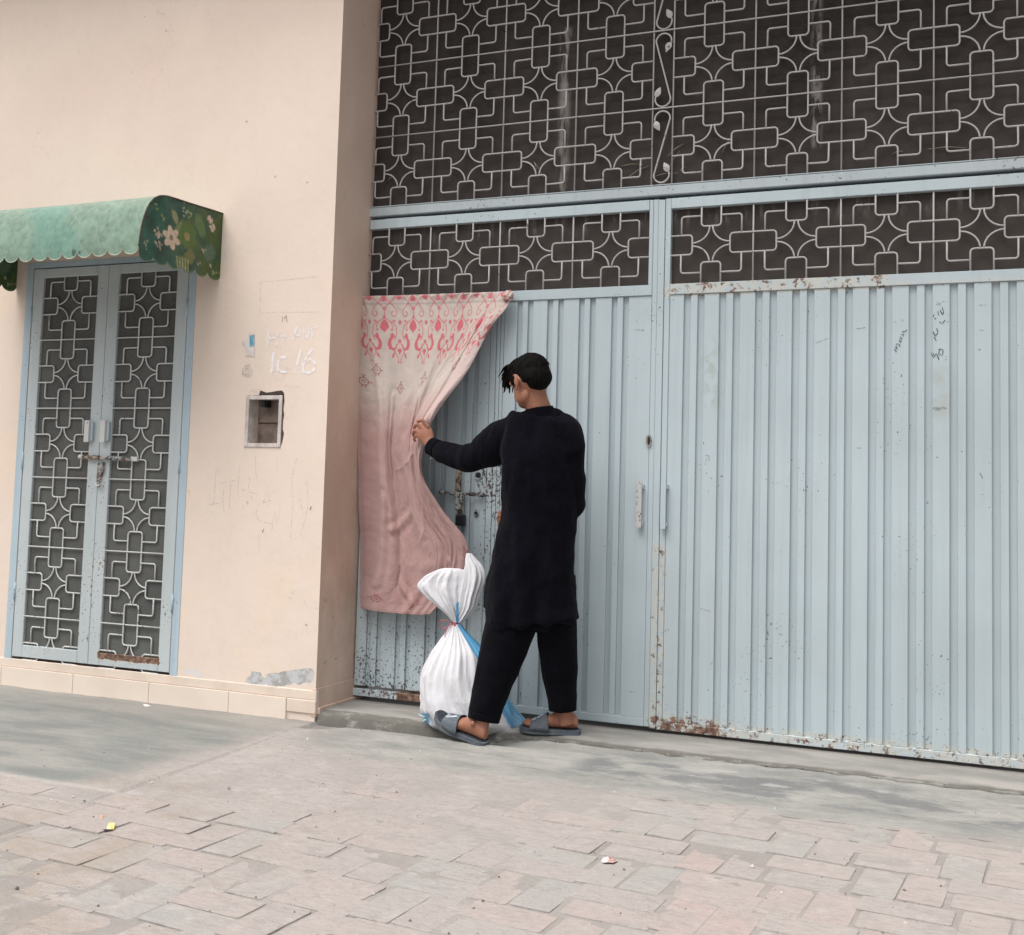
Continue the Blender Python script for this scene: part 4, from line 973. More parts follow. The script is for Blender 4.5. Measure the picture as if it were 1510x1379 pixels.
for q_ in ((.28, .515, .80, .475, .006, .010), (.42, .72, .74, .58, .008, .014), (.55, .86, .62, .66, -.008, .016), (.20, .62, .30, .90, .006, .014),
           (.15, .30, .13, .60, .006, .010), (.74, .92, .90, .66, .006, .012), (.48, .26, .46, .44, .004, .008), (.70, .20, .66, .42, -.004, .010)): crease(*q_)
dep += .006*np.sin(Vg*160)*bump1(Vg, .0, .012)
dep += .004*np.sin(Ug*95+2*np.sin(Vg*60))*bump1(Vg, .02, .03)
for (u0, v0, u1, v1, a_, w_) in ((.12, .70, .40, .62, .007, .012), (.20, .84, .42, .95, .008, .012), (.62, .60, .72, .80, .010, .012), (.45, .30, .55, .46, .006, .010), (.22, .32, .20, .52, .007, .012), (.70, .86, .85, .66, .007, .014), (.06, .88, .10, .6, .007, .012)):
    d_ = sd_poly(Ug, Vg, [(u0, v0), (u1, v1)]); dep += a_*np.exp(-(d_/w_)**2)-a_*.7*np.exp(-((d_-w_*2)/w_)**2)
n1 = fbm(Ug.ravel(), Vg.ravel(), 5, 3.3).reshape(Ug.shape); n2 = fbm(Ug.ravel(), Vg.ravel()*1.6, 24, 1.3).reshape(Ug.shape)
dep += .007*n1*amp+.0022*n2
dep *= .85*(1-.5*np.clip((Vg-.86)/.08, 0, 1))
G[..., 1] -= dep; G[..., 0] += .4*dep*(Ug-.5)*.2
# print, in metres of cloth: s across, t down
Wc = .86; t_ = Vg*1.56; s_ = Ug*Wc; per = .1463
a_ = (s_-.150+per/2) % per-per/2; ax_ = np.abs(a_)                  # 0 at a tulip axis
q = 1812.0; X_ = ax_*q*1.0; Y_ = t_*q*1.045+97.0                     # drawing units of the close view
hp = per/2*q                                                      # half period in those units (about 132)
Xh = hp-X_                                                        # distance from the axis between tulips
red = np.zeros_like(X_)
def ink(d, w, a=1.0):
    global red; red = np.maximum(red, np.clip((w-d)/3.0+.5, 0, 1)*a)
line = 3.6
ink(sd_poly(X_, Y_, [(hp, 95), (hp-40, 100), (hp*.62, 128), (34, 205-20), (16, 212-6)]), line)
ink(sd_poly(X_, Y_, [(14, 108), (36, 150), (70, 196), (98, 236), (104, 268), (92, 292), (68, 288), (58, 270), (64, 252), (78, 250)]), line)
ink(np.hypot(X_, Y_-222), 17); red = np.where(np.hypot(X_, Y_-222) < 6, red*.3, red)
ink(sd_poly(X_, Y_, [(0, 235), (0, 300)]), line)
ink(np.hypot(X_, (Y_-298)/1.3), 12); ink(sd_poly(X_, Y_, [(0, 335), (10, 395)]), 17); ink(sd_poly(X_, Y_, [(20, 345), (30, 385)]), 9); ink(sd_poly(X_, Y_, [(0, 390), (0, 420)]), 7)
ink(np.hypot(X_, (Y_-140)), 16); ink(sd_poly(X_, Y_, [(4, 120), (16, 152)]), 8)
ink(sd_poly(X_, Y_, [(8, 305), (40, 330), (74, 345), (98, 380), (105, 430), (96, 470), (84, 492)]), line)
ink(sd_poly(X_, Y_, [(50, 338), (70, 375), (66, 408)]), line*.9); ink(sd_poly(X_, Y_, [(66, 408), (56, 400)]), 5); ink(sd_poly(X_, Y_, [(60, 338), (84, 322)]), line*.9); ink(np.hypot(X_-84, Y_-330), 8)
ink(np.hypot(Xh, (Y_-340)/1.2), 15)
ink(np.hypot(Xh, Y_-500), 16)
for (x0_, y0_, x1_, y1_, w_) in ((66, 446, 62, 470, 15), (60, 470, 44, 500, 12), (44, 500, 40, 530, 15), (40, 530, 50, 566, 17), (50, 566, 78, 578, 13), (78, 578, 98, 560, 8), (98, 560, 108, 530, 6)): ink(sd_poly(X_, Y_, [(x0_, y0_), (x1_, y1_)]), w_)
ink(sd_poly(X_, Y_, [(66, 446), (86, 462)]), 8)
ink(sd_poly(Xh, Y_, [(6, 515), (34, 545), (46, 585), (40, 622), (18, 652), (10, 690)]), line)
ink(sd_poly(Xh, Y_, [(8, 580), (10, 592)]), 11); ink(sd_poly(Xh, Y_, [(8, 590), (0, 622)]), 6)
ink(sd_poly(Xh, Y_, [(58, 625), (66, 650)]), 9); ink(sd_poly(Xh, Y_, [(42, 590), (58, 625)]), line*.9); ink(np.hypot(Xh-12, (Y_-700)/1.4), 8)
# gathered heading: blunt triangles along the top
ink(np.abs(Y_-118)+np.abs(Xh)*.8, 30); ink(np.abs(Y_-112)+X_*.8, 20)
red *= np.clip((745-Y_)/10, 0, 1)
# small sprigs scattered below
brown = np.zeros_like(X_)
for (su, sv) in ((.47, .255), (.275, .29), (.865, .225), (.11, .235), (.03, .28), (.07, .935), (.46, .945), (.955, .80), (.80, .90), (.16, .62+.4)):
    dx_, dy_ = (s_-su*Wc)/.021, (t_-sv*1.56)/.0225
    if sv > .5: dx_ = dx_*.92
    r_ = np.hypot(dx_, dy_)
    def bk(d, w): 
        global brown; brown = np.maximum(brown, np.clip((w-d)/.12+.5, 0, 1))
    bk(np.abs(r_-.85), .11); bk(sd_poly(dx_, dy_, [(-.28, .05), (-.2, -.28), (.2, -.28), (.28, .1), (0, .3)]), .10)
    for k_ in (-1, 1):
        bk(sd_poly(dx_, dy_, [(k_*.1, -.85), (k_*.0, -1.15), (k_*.35, -1.6)]), .10); bk(sd_poly(dx_, dy_, [(k_*.85, 0), (k_*1.3, -.1), (k_*1.5, .1)]), .10); bk(sd_poly(dx_, dy_, [(k_*.3, .85), (k_*.35, 1.3)]), .10)
cream = np.array([.50, .435, .40]); pinkish = np.array([.44, .285, .272])
mb = np.clip((t_-(.535+.035*n1-.10*(Ug-.5)))/.22+.5, 0, 1)[..., None]
col = cream*(1-mb)+pinkish*mb
col = col*(1+.10*n1[..., None]+.05*n2[..., None])
dirty = np.clip((Vg-.55)/.4, 0, 1)[..., None]*(.5+.5*np.clip(n1[..., None]*2, -1, 1)); col = col*(1-dirty*.30*np.array([.8, 1, 1]))
pale = (np.clip((Ug-.87)/.06, 0, 1)*np.clip((Vg-.16)/.05, 0, 1)*np.clip((.53-Vg)/.05, 0, 1))[..., None]; col = col*(1-pale*.7)+np.array([.55, .43, .42])*pale*.7
col = col*(1-red[..., None]*.92)+np.array([.52, .115, .145])*red[..., None]*.92
inner_ = (1-mb[..., 0]*0)[..., None]; col = col*(1-brown[..., None]*.85)+np.array([.24, .065, .06])*brown[..., None]*.85
hem = (bump1(Vg, .945, .002)+bump1(Vg, .992, .003)+bump1(Ug, .012, .004)*.6)[..., None]; col = col*(1-.18*np.clip(hem, 0, 1))
top_s = bump1(Vg, .028, .003)[..., None]; col = col*(1-.25*top_s)
V = G.reshape(-1, 3); idx = np.arange(NV*NU).reshape(NV, NU)
F = np.stack([idx[:-1, :-1], idx[1:, :-1], idx[1:, 1:], idx[:-1, 1:]], -1).reshape(-1, 4)
me = bpy.data.meshes.new('curtain'); me.vertices.add(len(V)); me.vertices.foreach_set('co', V.astype(np.float32).ravel())
me.loops.add(F.size); me.loops.foreach_set('vertex_index', F.astype(np.int32).ravel()); me.polygons.add(len(F))
me.polygons.foreach_set('loop_start', np.arange(0, F.size, 4, dtype=np.int32)); me.update(calc_edges=True)
paint_attr(me, np.clip(col.reshape(-1, 3), .01, .9))
def m_cloth():
    m = Mat('printed_cotton_curtain', .92, .1); m.color(m.attr('print')); m.b.inputs['Sheen Weight'].default_value = .15
    m.bump(m.noise(420, 2)*.5+m.noise(45, 4, .6)*.5, .25, .002); return m.mat
cur = link('curtain', me, m_cloth(), None, True); tag(cur, 'dusty pink and cream floral curtain hung over the gate and pulled aside', 'curtain')
md = cur.modifiers.new('thickness', 'SOLIDIFY'); md.thickness = .0016; md.offset = -1
# the gathered knot at the upper right corner and the cord that carries the heading
v, f = sweep_vf([P3(526, 438.5, -.030), P3(560, 437.5, -.036), P3(640, 435, -.036), P3(735, 432.5, -.040), P3(758, 436, -.020)], .0045, 6)
mk('hanging_cord', v, f, m_simple('grey_cord', (.45, .42, .40), (.3, .28, .27), 50), cur)
def knot():
    c0 = at(749, 437, -.068); V, F = [], []; nu, nv = 28, 16
    for i in range(nu):
        for j in range(nv+1):
            a = 2*math.pi*i/nu; b = math.pi*j/nv; r = 1+.18*math.sin(5*a+3*b)+.1*math.sin(9*a-4*b)
            V.append((c0[0]+.024*r*math.sin(b)*math.cos(a)+.006*math.cos(b), c0[1]+.022*r*math.sin(b)*math.sin(a), c0[2]+.024*r*math.cos(b)))
    for i in range(nu):
        for j in range(nv): k, l = i*(nv+1)+j, ((i+1) % nu)*(nv+1)+j; F.append((k, k+1, l+1, l))
    return V, F
v, f = knot(); kn = mk('corner_knot', v, f, None, cur, True)
A_ = np.array(v); nn_ = fbm(A_[:, 0], A_[:, 2], 60, 3)
paint_attr(kn.data, np.where((nn_ > .08)[:, None], np.array([[.50, .13, .15]]), np.array([[.60, .50, .45]]))); kn.data.materials.append(cur.data.materials[0])

# ------------------------------------------------------------------ the tied sack
def ring_loft(rings, n, fold=None, capb=True, capt=True):
    """rings: (px_left, px_right, py, Y, depth half width) -> closed loft facing the street"""
    V, F = [], []
    Rh = np.array([math.cos(YAW), math.sin(YAW), 0]); Fh = np.array([-math.sin(YAW), math.cos(YAW), 0])
    for j, (l, r, py, Yc, hd) in enumerate(rings):
        c_ = at((l+r)/2, py, Yc); dist = (c_-CAM)@FW; hw = (r-l)/2*dist/FPX
        for k in range(n):
            w = 2*math.pi*k/n; m_ = 1.0 if fold is None else fold(w, j/(len(rings)-1))
            V.append(c_+Rh*math.cos(w)*hw*m_+Fh*math.sin(w)*hd*m_)
    for j in range(len(rings)-1):
        for k in range(n): F.append((j*n+k, (j+1)*n+k, (j+1)*n+(k+1) % n, j*n+(k+1) % n))
    if capt: F.append(tuple(range(n)))
    if capb: F.append(tuple(reversed(range((len(rings)-1)*n, len(rings)*n))))
    return V, F
def dense(rings, m_):
    R_ = np.array(rings, float); t = np.linspace(0, 1, len(R_)); return [tuple(x) for x in catmull(t, R_, np.linspace(0, 1, m_))]
bag = thing('sack', 'white woven plastic sack with blue stripes tied with red string on the threshold', 'sack', tuple(at(680, 1068, -.26)))
body = dense([(664, 679, 920, -.275, .020), (659, 687, 932, -.275, .030), (648, 702, 948, -.270, .055), (636, 716, 966, -.265, .085), (624, 725, 990, -.260, .112), (620.5, 735, 1012, -.255, .125),
              (622, 748, 1032, -.250, .130), (626, 760, 1050, -.245, .128), (633, 771, 1065, -.240, .118), (642, 773, 1075, -.235, .100), (655, 764, 1080, -.225, .075)], 90)
NB = 240
def bfold(w, t):
    am = .19*math.exp(-t*3.2)+.012; s = 0
    s += (1-1.6*abs(math.sin(w*8.5+1.5*math.sin(w*2)+t*1.5)))*.55+(1-1.6*abs(math.sin(w*14.5+1.7+t*3)))*.35+math.sin(w*9-t*5)*.40
    wr = .022*math.sin(t*34+3*math.sin(w*3+1)+2*mnoise.noise(Vector((math.cos(w)*3, math.sin(w)*3, t*5))))*min(1, max(0, (t-.45)*3))*(.5+.5*math.sin(w*2.0+1))
    dent = -.05*math.exp(-((t-.92)/.05)**2)*(.5+.5*math.cos(w*6))
    n_ = mnoise.noise(Vector((math.cos(w)*2.2, math.sin(w)*2.2, t*3.2)))*.12*min(1, t*2)
    cr = mnoise.ridged_multi_fractal(Vector((math.cos(w)*3.4, math.sin(w)*3.4, t*5.0)), .8, 2.1, 3, 1.0, 2.0)*.030*min(1, .3+t)
    return 1+am*s+wr+n_+dent+cr
v, f = ring_loft(body, NB, bfold)
me = bpy.data.meshes.new('sack_body'); me.from_pydata([tuple(p) for p in v], [], f); me.update()
WHITE, BLUE = np.array([.70, .70, .74]), np.array([.10, .36, .62])
def stripe_cols(vs_, rule, rib=False):
    A = np.array(vs_); P_ = np.array([proj(p) for p in A]); c_ = np.tile(WHITE, (len(A), 1)); m_ = rule(P_[:, 0], P_[:, 1], A); return np.where(m_[:, None], BLUE, c_)
def rule_body(px, py, A):
    a = (py > 921) & (py < 985) & (px > 674+(py-922)*.60) & (px < 686+(py-922)*.92) 
    b = (py > 1000) & (px > 716+(py-1012)*.60) & (px < 790)
    c2 = (px < 633) & (py > 1052)
    return a | b | c2
paint_attr(me, stripe_cols(v, rule_body))
def m_sack():
    m = Mat('woven_plastic_sack', .42, .45); c = m.attr('print'); w = m.noise(300, 2, .5, (1, 1, .3))
    c = m.mix(w.ramp(.45, .65)*.10, c, (.55, .56, .60)); c = m.mix(m.z.ramp(.0, .10, .45, 0)*m.noise(18, 4).ramp(.35, .65), c, (.50, .46, .44))
    m.color(c); m.bump(w*.3+m.noise(30, 5, .7, (1.6, 1.6, .7))*.9, .55, .008); m.b.inputs['Subsurface Weight'].default_value = .0; return m.mat
M_SACK = m_sack(); link('sack_body', me, M_SACK, bag, True)
def lobe(rings, seed, n=120, pl=9):
    rg_ = random.Random(seed); p1 = rg_.uniform(0, 6)
    def fo(w, t): return 1+(.12*(1-t)+.08)*(1-1.7*abs(math.sin(w*pl*.5+p1+t*1.3)))+.09*(1-1.8*abs(math.sin(w*pl*.95-p1+2*t)))+.035*mnoise.ridged_multi_fractal(Vector((math.cos(w)*4+seed, math.sin(w)*4, t*6)), .8, 2.1, 3, 1.0, 2.0)+.05*math.sin(t*9+w*3)+.10*mnoise.noise(Vector((math.cos(w)*2+seed, math.sin(w)*2, t*4)))
    return ring_loft(dense(rings, 46), n, fo)
lobeL = [(669, 677, 919, -.278, .014), (661, 679, 908, -.282, .022), (648, 684, 895, -.285, .034), (634, 687, 881, -.288, .040), (624, 690, 868, -.290, .038), (628, 691, 857, -.290, .030), (637, 690, 848, -.290, .022), (648, 684, 841, -.290, .012), (657, 676, 838, -.290, .004)]
lobeR = [(671, 679, 919, -.272, .014), (672, 691, 908, -.268, .022), (676, 700, 896, -.262, .030), (679, 705, 880, -.258, .034), (682, 712, 862, -.255, .032), (684, 715, 848, -.253, .028), (686, 711, 835, -.252, .020), (686, 702, 824, -.252, .011), (688, 695, 816, -.252, .004)]
for rr_, sd in ((lobeL, 2), (lobeR, 5)):
    v, f = lobe(rr_, sd, pl=8 if sd == 2 else 6); me = bpy.data.meshes.new('sack_top'); me.from_pydata([tuple(p) for p in v], [], f); me.update()
    paint_attr(me, stripe_cols(v, lambda px, py, A: (px > 672.5) & (px < 678.0+(py-880)*.0) & (py > 888) if sd == 2 else (px < 677) & (py > 896))); link('sack_top', me, M_SACK, bag, True)
M_STRING = m_simple('red_plastic_string', (.62, .10, .13), (.50, .16, .18), 60, .5, .3)
c_ = at(671.5, 920, -.276); parts = []
for k in range(3):
    parts.append(sweep_vf([(c_[0]+.0175*math.cos(w), c_[1]+.021*math.sin(w), c_[2]-.004+k*.0045+.002*math.sin(w*2+k)) for w in np.linspace(0, 2*math.pi, 16, endpoint=False)], .0024, 5, True))
parts.append(sweep_vf([P3(668, 919, -.30), P3(659, 915, -.31), P3(650, 915, -.315), P3(648, 921, -.315), P3(652, 927, -.312), P3(659, 925, -.31), P3(667, 920, -.302)], .0019, 5))
parts.append(sweep_vf([P3(664, 920, -.305), P3(659, 928, -.315), P3(656, 938, -.318), P3(657, 943, -.318), P3(663, 945, -.316)], .0019, 5))
v, f = merge(parts); mk('red_string', v, f, M_STRING, bag, True)
v, f = merge([sweep_vf([P3(633, 1058, -.33), P3(624, 1057, -.345), P3(617, 1053.5, -.35)], [.006, .004, .001], 5), sweep_vf([P3(634, 1061, -.33), P3(626, 1062, -.345), P3(621, 1066, -.35)], [.006, .004, .001], 5)])
mk('loose_thread', v, f, m_simple('pale_blue_thread', (.35, .55, .70), (.6, .7, .75), 50), bag, True)

# ------------------------------------------------------------------ the man
Rh = np.array([math.cos(YAW), math.sin(YAW), 0]); Fh = np.array([-math.sin(YAW), math.cos(YAW), 0]); Zh = np.array([0, 0, 1.0])
def limb(pts, n=20, m_=None):
    """pts: (px, py, Y, half width in px, half depth in m): a tapering limb that follows the survey points"""
    A = np.array(pts, float); N = m_ or (len(A)*6); t = np.linspace(0, 1, len(A)); B = catmull(t, A, np.linspace(0, 1, N))
    Cc = [at(b[0], b[1], b[2]) for b in B]; V, F = [], []
    for i, b in enumerate(B):
        tan = Cc[min(i+1, N-1)]-Cc[max(i-1, 0)]; tan = tan/np.linalg.norm(tan)
        d = Fh-tan*(Fh@tan); d = d/np.linalg.norm(d); s = np.cross(tan, d)
        hw = b[3]*((Cc[i]-CAM)@FW)/FPX
        for k in range(n): w = 2*math.pi*k/n; V.append(Cc[i]+s*math.cos(w)*hw+d*math.sin(w)*b[4])
    for i in range(N-1):
        for k in range(n): F.append((i*n+k, (i+1)*n+k, (i+1)*n+(k+1) % n, i*n+(k+1) % n))
    V.append(Cc[0]); V.append(Cc[-1]); a, z = len(V)-2, len(V)-1
    for k in range(n): F.append((a, k, (k+1) % n)); F.append((z, (N-1)*n+(k+1) % n, (N-1)*n+k))
    return V, F
def ell(c, ax, r, nu=24, nv=16, fn=None):
    V, F = [], []
    for j in range(nv+1):
        b = math.pi*j/nv
        for i in range(nu):
            a = 2*math.pi*i/nu; l = np.array([math.sin(b)*math.cos(a), math.sin(b)*math.sin(a), math.cos(b)]); k = 1 if fn is None else fn(l)
            V.append(np.asarray(c)+ax[0]*l[0]*r[0]*k+ax[1]*l[1]*r[1]*k+ax[2]*l[2]*r[2]*k)
    for j in range(nv):
        for i in range(nu): F.append((j*nu+i, j*nu+(i+1) % nu, (j+1)*nu+(i+1) % nu, (j+1)*nu+i))
    return V, F
def capsule(a, b, ra, rb, n=10):
    a, b = np.asarray(a, float), np.asarray(b, float); t = (b-a)/np.linalg.norm(b-a); P, R_ = [], []
    for k in range(4): w = math.pi/2*k/4; P.append(a-t*ra*math.cos(w)); R_.append(max(ra*math.sin(w), ra*.15))
    P += [a, b]; R_ += [ra, rb]
    for k in range(1, 5): w = math.pi/2*k/4; P.append(b+t*rb*math.sin(w)); R_.append(max(rb*math.cos(w), rb*.15))
    return sweep_vf(P, R_, n)
def fuse(name, parts, vox, mat, parent=None, smooth_it=6, disp=None, fac=.5):
    V, F = merge(parts); me = bpy.data.meshes.new('tmp'); me.from_pydata([tuple(map(float, p)) for p in V], [], F); me.update()
    bm = bmesh.new(); bm.from_mesh(me); bmesh.ops.triangulate(bm, faces=bm.faces); 
    bmesh.ops.recalc_face_normals(bm, faces=bm.faces); bm.to_mesh(me); bm.free()
    o = bpy.data.objects.new('tmp', me); C.objects.link(o)
    r = o.modifiers.new('r', 'REMESH'); r.mode = 'VOXEL'; r.voxel_size = vox; r.use_smooth_shade = True
    if smooth_it: s = o.modifiers.new('s', 'SMOOTH'); s.iterations = smooth_it; s.factor = fac
    dg = bpy.context.evaluated_depsgraph_get(); out = bpy.data.meshes.new_from_object(o.evaluated_get(dg))
    bpy.data.objects.remove(o); out.name = name
    n = len(out.vertices); co = np.empty(n*3, np.float32); out.vertices.foreach_get('co', co); co = co.reshape(-1, 3)
    if disp is not None:
        nr = np.empty(n*3, np.float32); out.vertices.foreach_get('normal', nr); nr = nr.reshape(-1, 3)
        co = co+nr*disp(co, nr)[:, None]; out.vertices.foreach_set('co', co.astype(np.float32).ravel()); out.update()
    out.materials.clear(); out.materials.append(mat)
    return link(name, out, None, parent, True), co
def m_skin():
    m = Mat('brown_skin', .55, .35); c = m.mix(m.noise(18, 4).ramp(.35, .7), (.36, .165, .105), (.29, .125, .08))
    c = m.mix(m.noise(6, 3, off=4).ramp(.45, .7)*.4, c, (.42, .19, .14)); m.color(c)
    m.b.inputs['Subsurface Weight'].default_value = .08; m.b.inputs['Subsurface Radius'].default_value = (.01, .004, .002); m.b.inputs['Subsurface Scale'].default_value = .5
    m.bump(m.noise(160, 3), .15, .001); return m.mat
def m_black_cloth(name, c):
    m = Mat(name, .95, .05); cc = m.mix(m.noise(9, 4).ramp(.4, .7), c, mul3(c, 1.5)); 
    cc = m.mix((m.box(.61, .70, 1.29, 1.38, .05)*m.noise(60, 4, .75)).ramp(.50, .60)*.35, cc, (.045, .042, .045))
    m.color(cc); m.b.inputs['Sheen Weight'].default_value = .025; m.bump(m.noise(500, 2)*.2+m.noise(9, 5, .6, (1.6, 1.6, .8))*1.6, .6, .02); return m.mat
M_SKIN = m_skin(); M_KAM = m_black_cloth('black_cotton_tunic', (.0034, .0034, .0062)); M_TRO = m_black_cloth('black_cotton_trousers', (.0032, .0035, .0055))
def m_hair():
    m = Mat('black_hair', .8, .1); m.color(m.mix(m.noise(120, 2, .5, (1, 1, .2)).ramp(.4, .6), (.0022, .002, .002), (.006, .005, .0045))); m.bump(m.noise(160, 3, .6, (1, 1, .3)), .5, .003); return m.mat
M_HAIR = m_hair()
man = thing('person', 'young man in black tunic and trousers, back turned, pulling the pink curtain aside', 'person', tuple(at(790, 1085, -.33)*np.array([1, 1, 0])))

# head frame: turned left of the gate, looking down at the sack
hy = YAW+math.radians(38); hp_ = math.radians(-20)
hf = np.array([-math.sin(hy)*math.cos(hp_), math.cos(hy)*math.cos(hp_), math.sin(hp_)]); hl = np.array([-math.cos(hy), -math.sin(hy), 0]); hu = np.cross(hf, -hl)*-1
if hu[2] < 0: hu = -hu
HX = (-hl, hf, hu); hc = at(781, 561, -.44)
def hp(r, f, u): return hc+HX[0]*r+HX[1]*f+HX[2]*u
P_ = []
P_.append(ell(hp(0, -.012, .018), HX, (.073, .092, .088)))                     # skull
P_.append(ell(hp(0, .030, -.038), HX, (.058, .060, .072)))                      # face
P_.append(ell(hp(0, .050, -.083), HX, (.036, .040, .026)))                      # chin and jaw
P_.append(ell(hp(-.036, .026, -.066), HX, (.022, .045, .030))); P_.append(ell(hp(.036, .026, -.066), HX, (.022, .045, .030)))
P_.append(capsule(hp(0, .090, -.005), hp(0, .106, -.036), .009, .013)); P_.append(capsule(hp(-.010, .092, -.040), hp(.010, .092, -.040), .009, .009))
P_.append(capsule(hp(-.016, .080, -.060), hp(.016, .080, -.060), .009, .009)); P_.append(capsule(hp(-.014, .078, -.070), hp(.014, .078, -.070), .009, .009))
P_.append(capsule(hp(-.045, .072, .012), hp(-.012, .086, .012), .011, .011)); P_.append(capsule(hp(.045, .072, .012), hp(.012, .086, .012), .011, .011))
for sg in (-1, 1):                                                                # ears: rim, lobe, tragus
    e = [hp(sg*(.073+.013*math.sin(t)), .010-.026*math.sin(t)+.004, -.010+.032*math.cos(t)) for t in np.linspace(-.3, math.pi+.1, 10)]
    P_.append(sweep_vf(e, [.0046]*9+[.0075], 8)); P_.append(ell(hp(sg*.076, .000, -.012), HX, (.007, .016, .026), 12, 8))
P_.append(limb([(784, 568, -.43, 18.5, .060), (788, 582, -.425, 18, .057), (791.5, 594, -.42, 18, .057), (795, 608, -.41, 21, .062), (797, 626, -.40, 34, .066)], 22))   # neck, leaning into the collar
P_.append(limb([(796, 622, -.40, 38, .06), (798, 660, -.40, 46, .075), (800, 740, -.39, 42, .07), (800, 800, -.38, 40, .07), (796, 880, -.37, 42, .075)], 20))            # inner body
# left arm and hand that holds the curtain
P_.append(limb([(757, 640, -.42, 11, .035), (722, 664, -.40, 11, .033), (692, 678, -.375, 11, .034), (662, 670, -.335, 10, .032), (640, 660, -.305, 8.2, .026), (633, 654, -.300, 7.6, .021)], 16))
P_.append(limb([(637, 658, -.302, 7.0, .019), (631, 649, -.300, 10.0, .016), (626, 639, -.302, 12.8, .015), (621.5, 632.5, -.302, 11.8, .014), (619.5, 630, -.300, 8, .010)], 18))
def finger(ps, rs):
    Q = [at(*p) for p in ps]
    for a, b, ra, rb in zip(Q[:-1], Q[1:], rs[:-1], rs[1:]): P_.append(capsule(a, b, ra, rb, 10))
finger([(631, 629, -.302), (623, 619.5, -.312), (616.5, 621, -.300), (615, 625, -.285)], [.0098, .0088, .0080, .0072])      # index, highest
finger([(624, 633, -.306), (614.5, 625.5, -.318), (611.0, 630, -.303), (611.5, 634, -.288)], [.0098, .0090, .0080, .0072])
finger([(621, 639, -.306), (611.5, 634.5, -.318), (609.0, 639.5, -.303), (610, 643, -.288)], [.0095, .0086, .0077, .0069])
finger([(622, 646, -.303), (613.0, 642.5, -.313), (610.5, 647.5, -.300), (612, 650.5, -.286)], [.0088, .0076, .0067, .0060])
finger([(634, 650, -.290), (632, 640, -.270), (627, 632, -.258), (622, 629, -.262)], [.0115, .0105, .0092, .0080])           # thumb behind the cloth
# right arm, hand reaching the latch of the wicket door
P_.append(limb([(842, 655, -.40, 12, .036), (847, 700, -.37, 12, .036), (846, 744, -.33, 11, .033), (810, 757, -.24, 9, .028), (765, 760, -.155, 7.6, .022), (752, 760, -.135, 7.4, .018)], 16))
P_.append(limb([(757, 761, -.137, 7.0, .015), (750, 762, -.124, 9.0, .013), (744.5, 763, -.112, 8.5, .012)], 14))
finger([(745, 756, -.112), (738.5, 755, -.098), (736, 758, -.088), (736.5, 761, -.080)], [.0090, .0082, .0076, .0070])
finger([(744, 761, -.110), (736.5, 760.5, -.094), (734.0, 764, -.084), (735, 767, -.078)], [.0092, .0084, .0076, .0070])
finger([(744, 766.5, -.110), (737.0, 766.5, -.094), (735.0, 769.5, -.085), (736, 772, -.079)], [.0088, .0080, .0073, .0066])
finger([(743, 771, -.112), (737.0, 772, -.098), (735.0, 775, -.090), (736, 777, -.084)], [.0078, .0070, .0064, .0058])
finger([(752, 754, -.130), (747, 749, -.110), (743, 747, -.095)], [.0100, .0092, .0080])
# legs under the trousers
P_.append(limb([(775, 880, -.40, 22, .07), (752, 950, -.43, 18, .06), (728, 1010, -.455, 13, .048), (717, 1045, -.465, 11, .042), (712.5, 1066, -.470, 9.4, .036), (708, 1082, -.47, 10.5, .034)], 18))
P_.append(limb([(815, 880, -.34, 22, .07), (824, 950, -.30, 17, .058), (830, 1010, -.265, 13, .046), (832.5, 1040, -.255, 11, .040), (834, 1056, -.250, 10.5, .036), (836, 1068, -.245, 12, .034)], 18))
# feet: built along +X (toes), then set down
def foot_parts(T, mir=1):
    def tp(x, y, z): v = T @ Vector((x, y*mir, z)); return np.array(v)
    out = []
    prof = [(-.058, .020, .022, .020), (-.052, .024, .030, .027), (-.035, .028, .036, .036), (-.005, .030, .044, .044), (.030, .032, .040, .040), (.065, .036, .030, .030), (.100, .042, .023, .023), (.130, .045, .018, .018), (.150, .043, .014, .014)]
    V, F = [], []; n = 18
    A = catmull(np.linspace(0, 1, len(prof)), np.array(prof), np.linspace(0, 1, 30))
    for (x, w, zc, h) in A:
        for k in range(n): a = 2*math.pi*k/n; V.append(tp(x, w*math.cos(a), zc+h*math.sin(a)*(1.0 if math.sin(a) > 0 else .95)))
    for i in range(29):
        for k in range(n): F.append((i*n+k, (i+1)*n+k, (i+1)*n+(k+1) % n, i*n+(k+1) % n))
    F.append(tuple(range(n))); F.append(tuple(reversed(range(29*n, 30*n)))); out.append((V, F))
    for (y, L_, r_) in ((-.030, .192, .0125), (-.010, .187, .0093), (.007, .180, .0088), (.022, .171, .0083), (.035, .160, .0080)):
        out.append(capsule(tp(.135, y*.92, .017), tp(L_-.024, y, .017), r_*1.15, r_*.95, 10)); out.append(capsule(tp(L_-.026, y, .018), tp(L_-.008, y, .012), r_*1.0, r_*.85, 10))
    out.append(ell(tp(0, .031, .062), (Rh, Fh, Zh), (.011, .011, .013), 10, 8)); out.append(ell(tp(.0, -.031, .066), (Rh, Fh, Zh), (.011, .011, .013), 10, 8))
    return out
def frame(heel, toe_dir, up=Vector((0, 0, 1)), roll=0.0):
    x = Vector(toe_dir).normalized(); z = (up-x*up.dot(x)).normalized(); y = z.cross(x)
    M_ = Matrix(((x.x, y.x, z.x, heel[0]), (x.y, y.y, z.y, heel[1]), (x.z, y.z, z.z, heel[2]), (0, 0, 0, 1))); return M_ @ Matrix.Rotation(roll, 4, 'X')
TR = frame((.862, -.232, .022), (-.955, -.20, -.005), roll=0.0)
TL = frame((.535, -.475, .000), (-.90, .12, .215), roll=-.10)
P_ += foot_parts(TR, 1); P_ += foot_parts(TL, -1)
body, bco = fuse('body', P_, .0036, M_SKIN, man, 3)
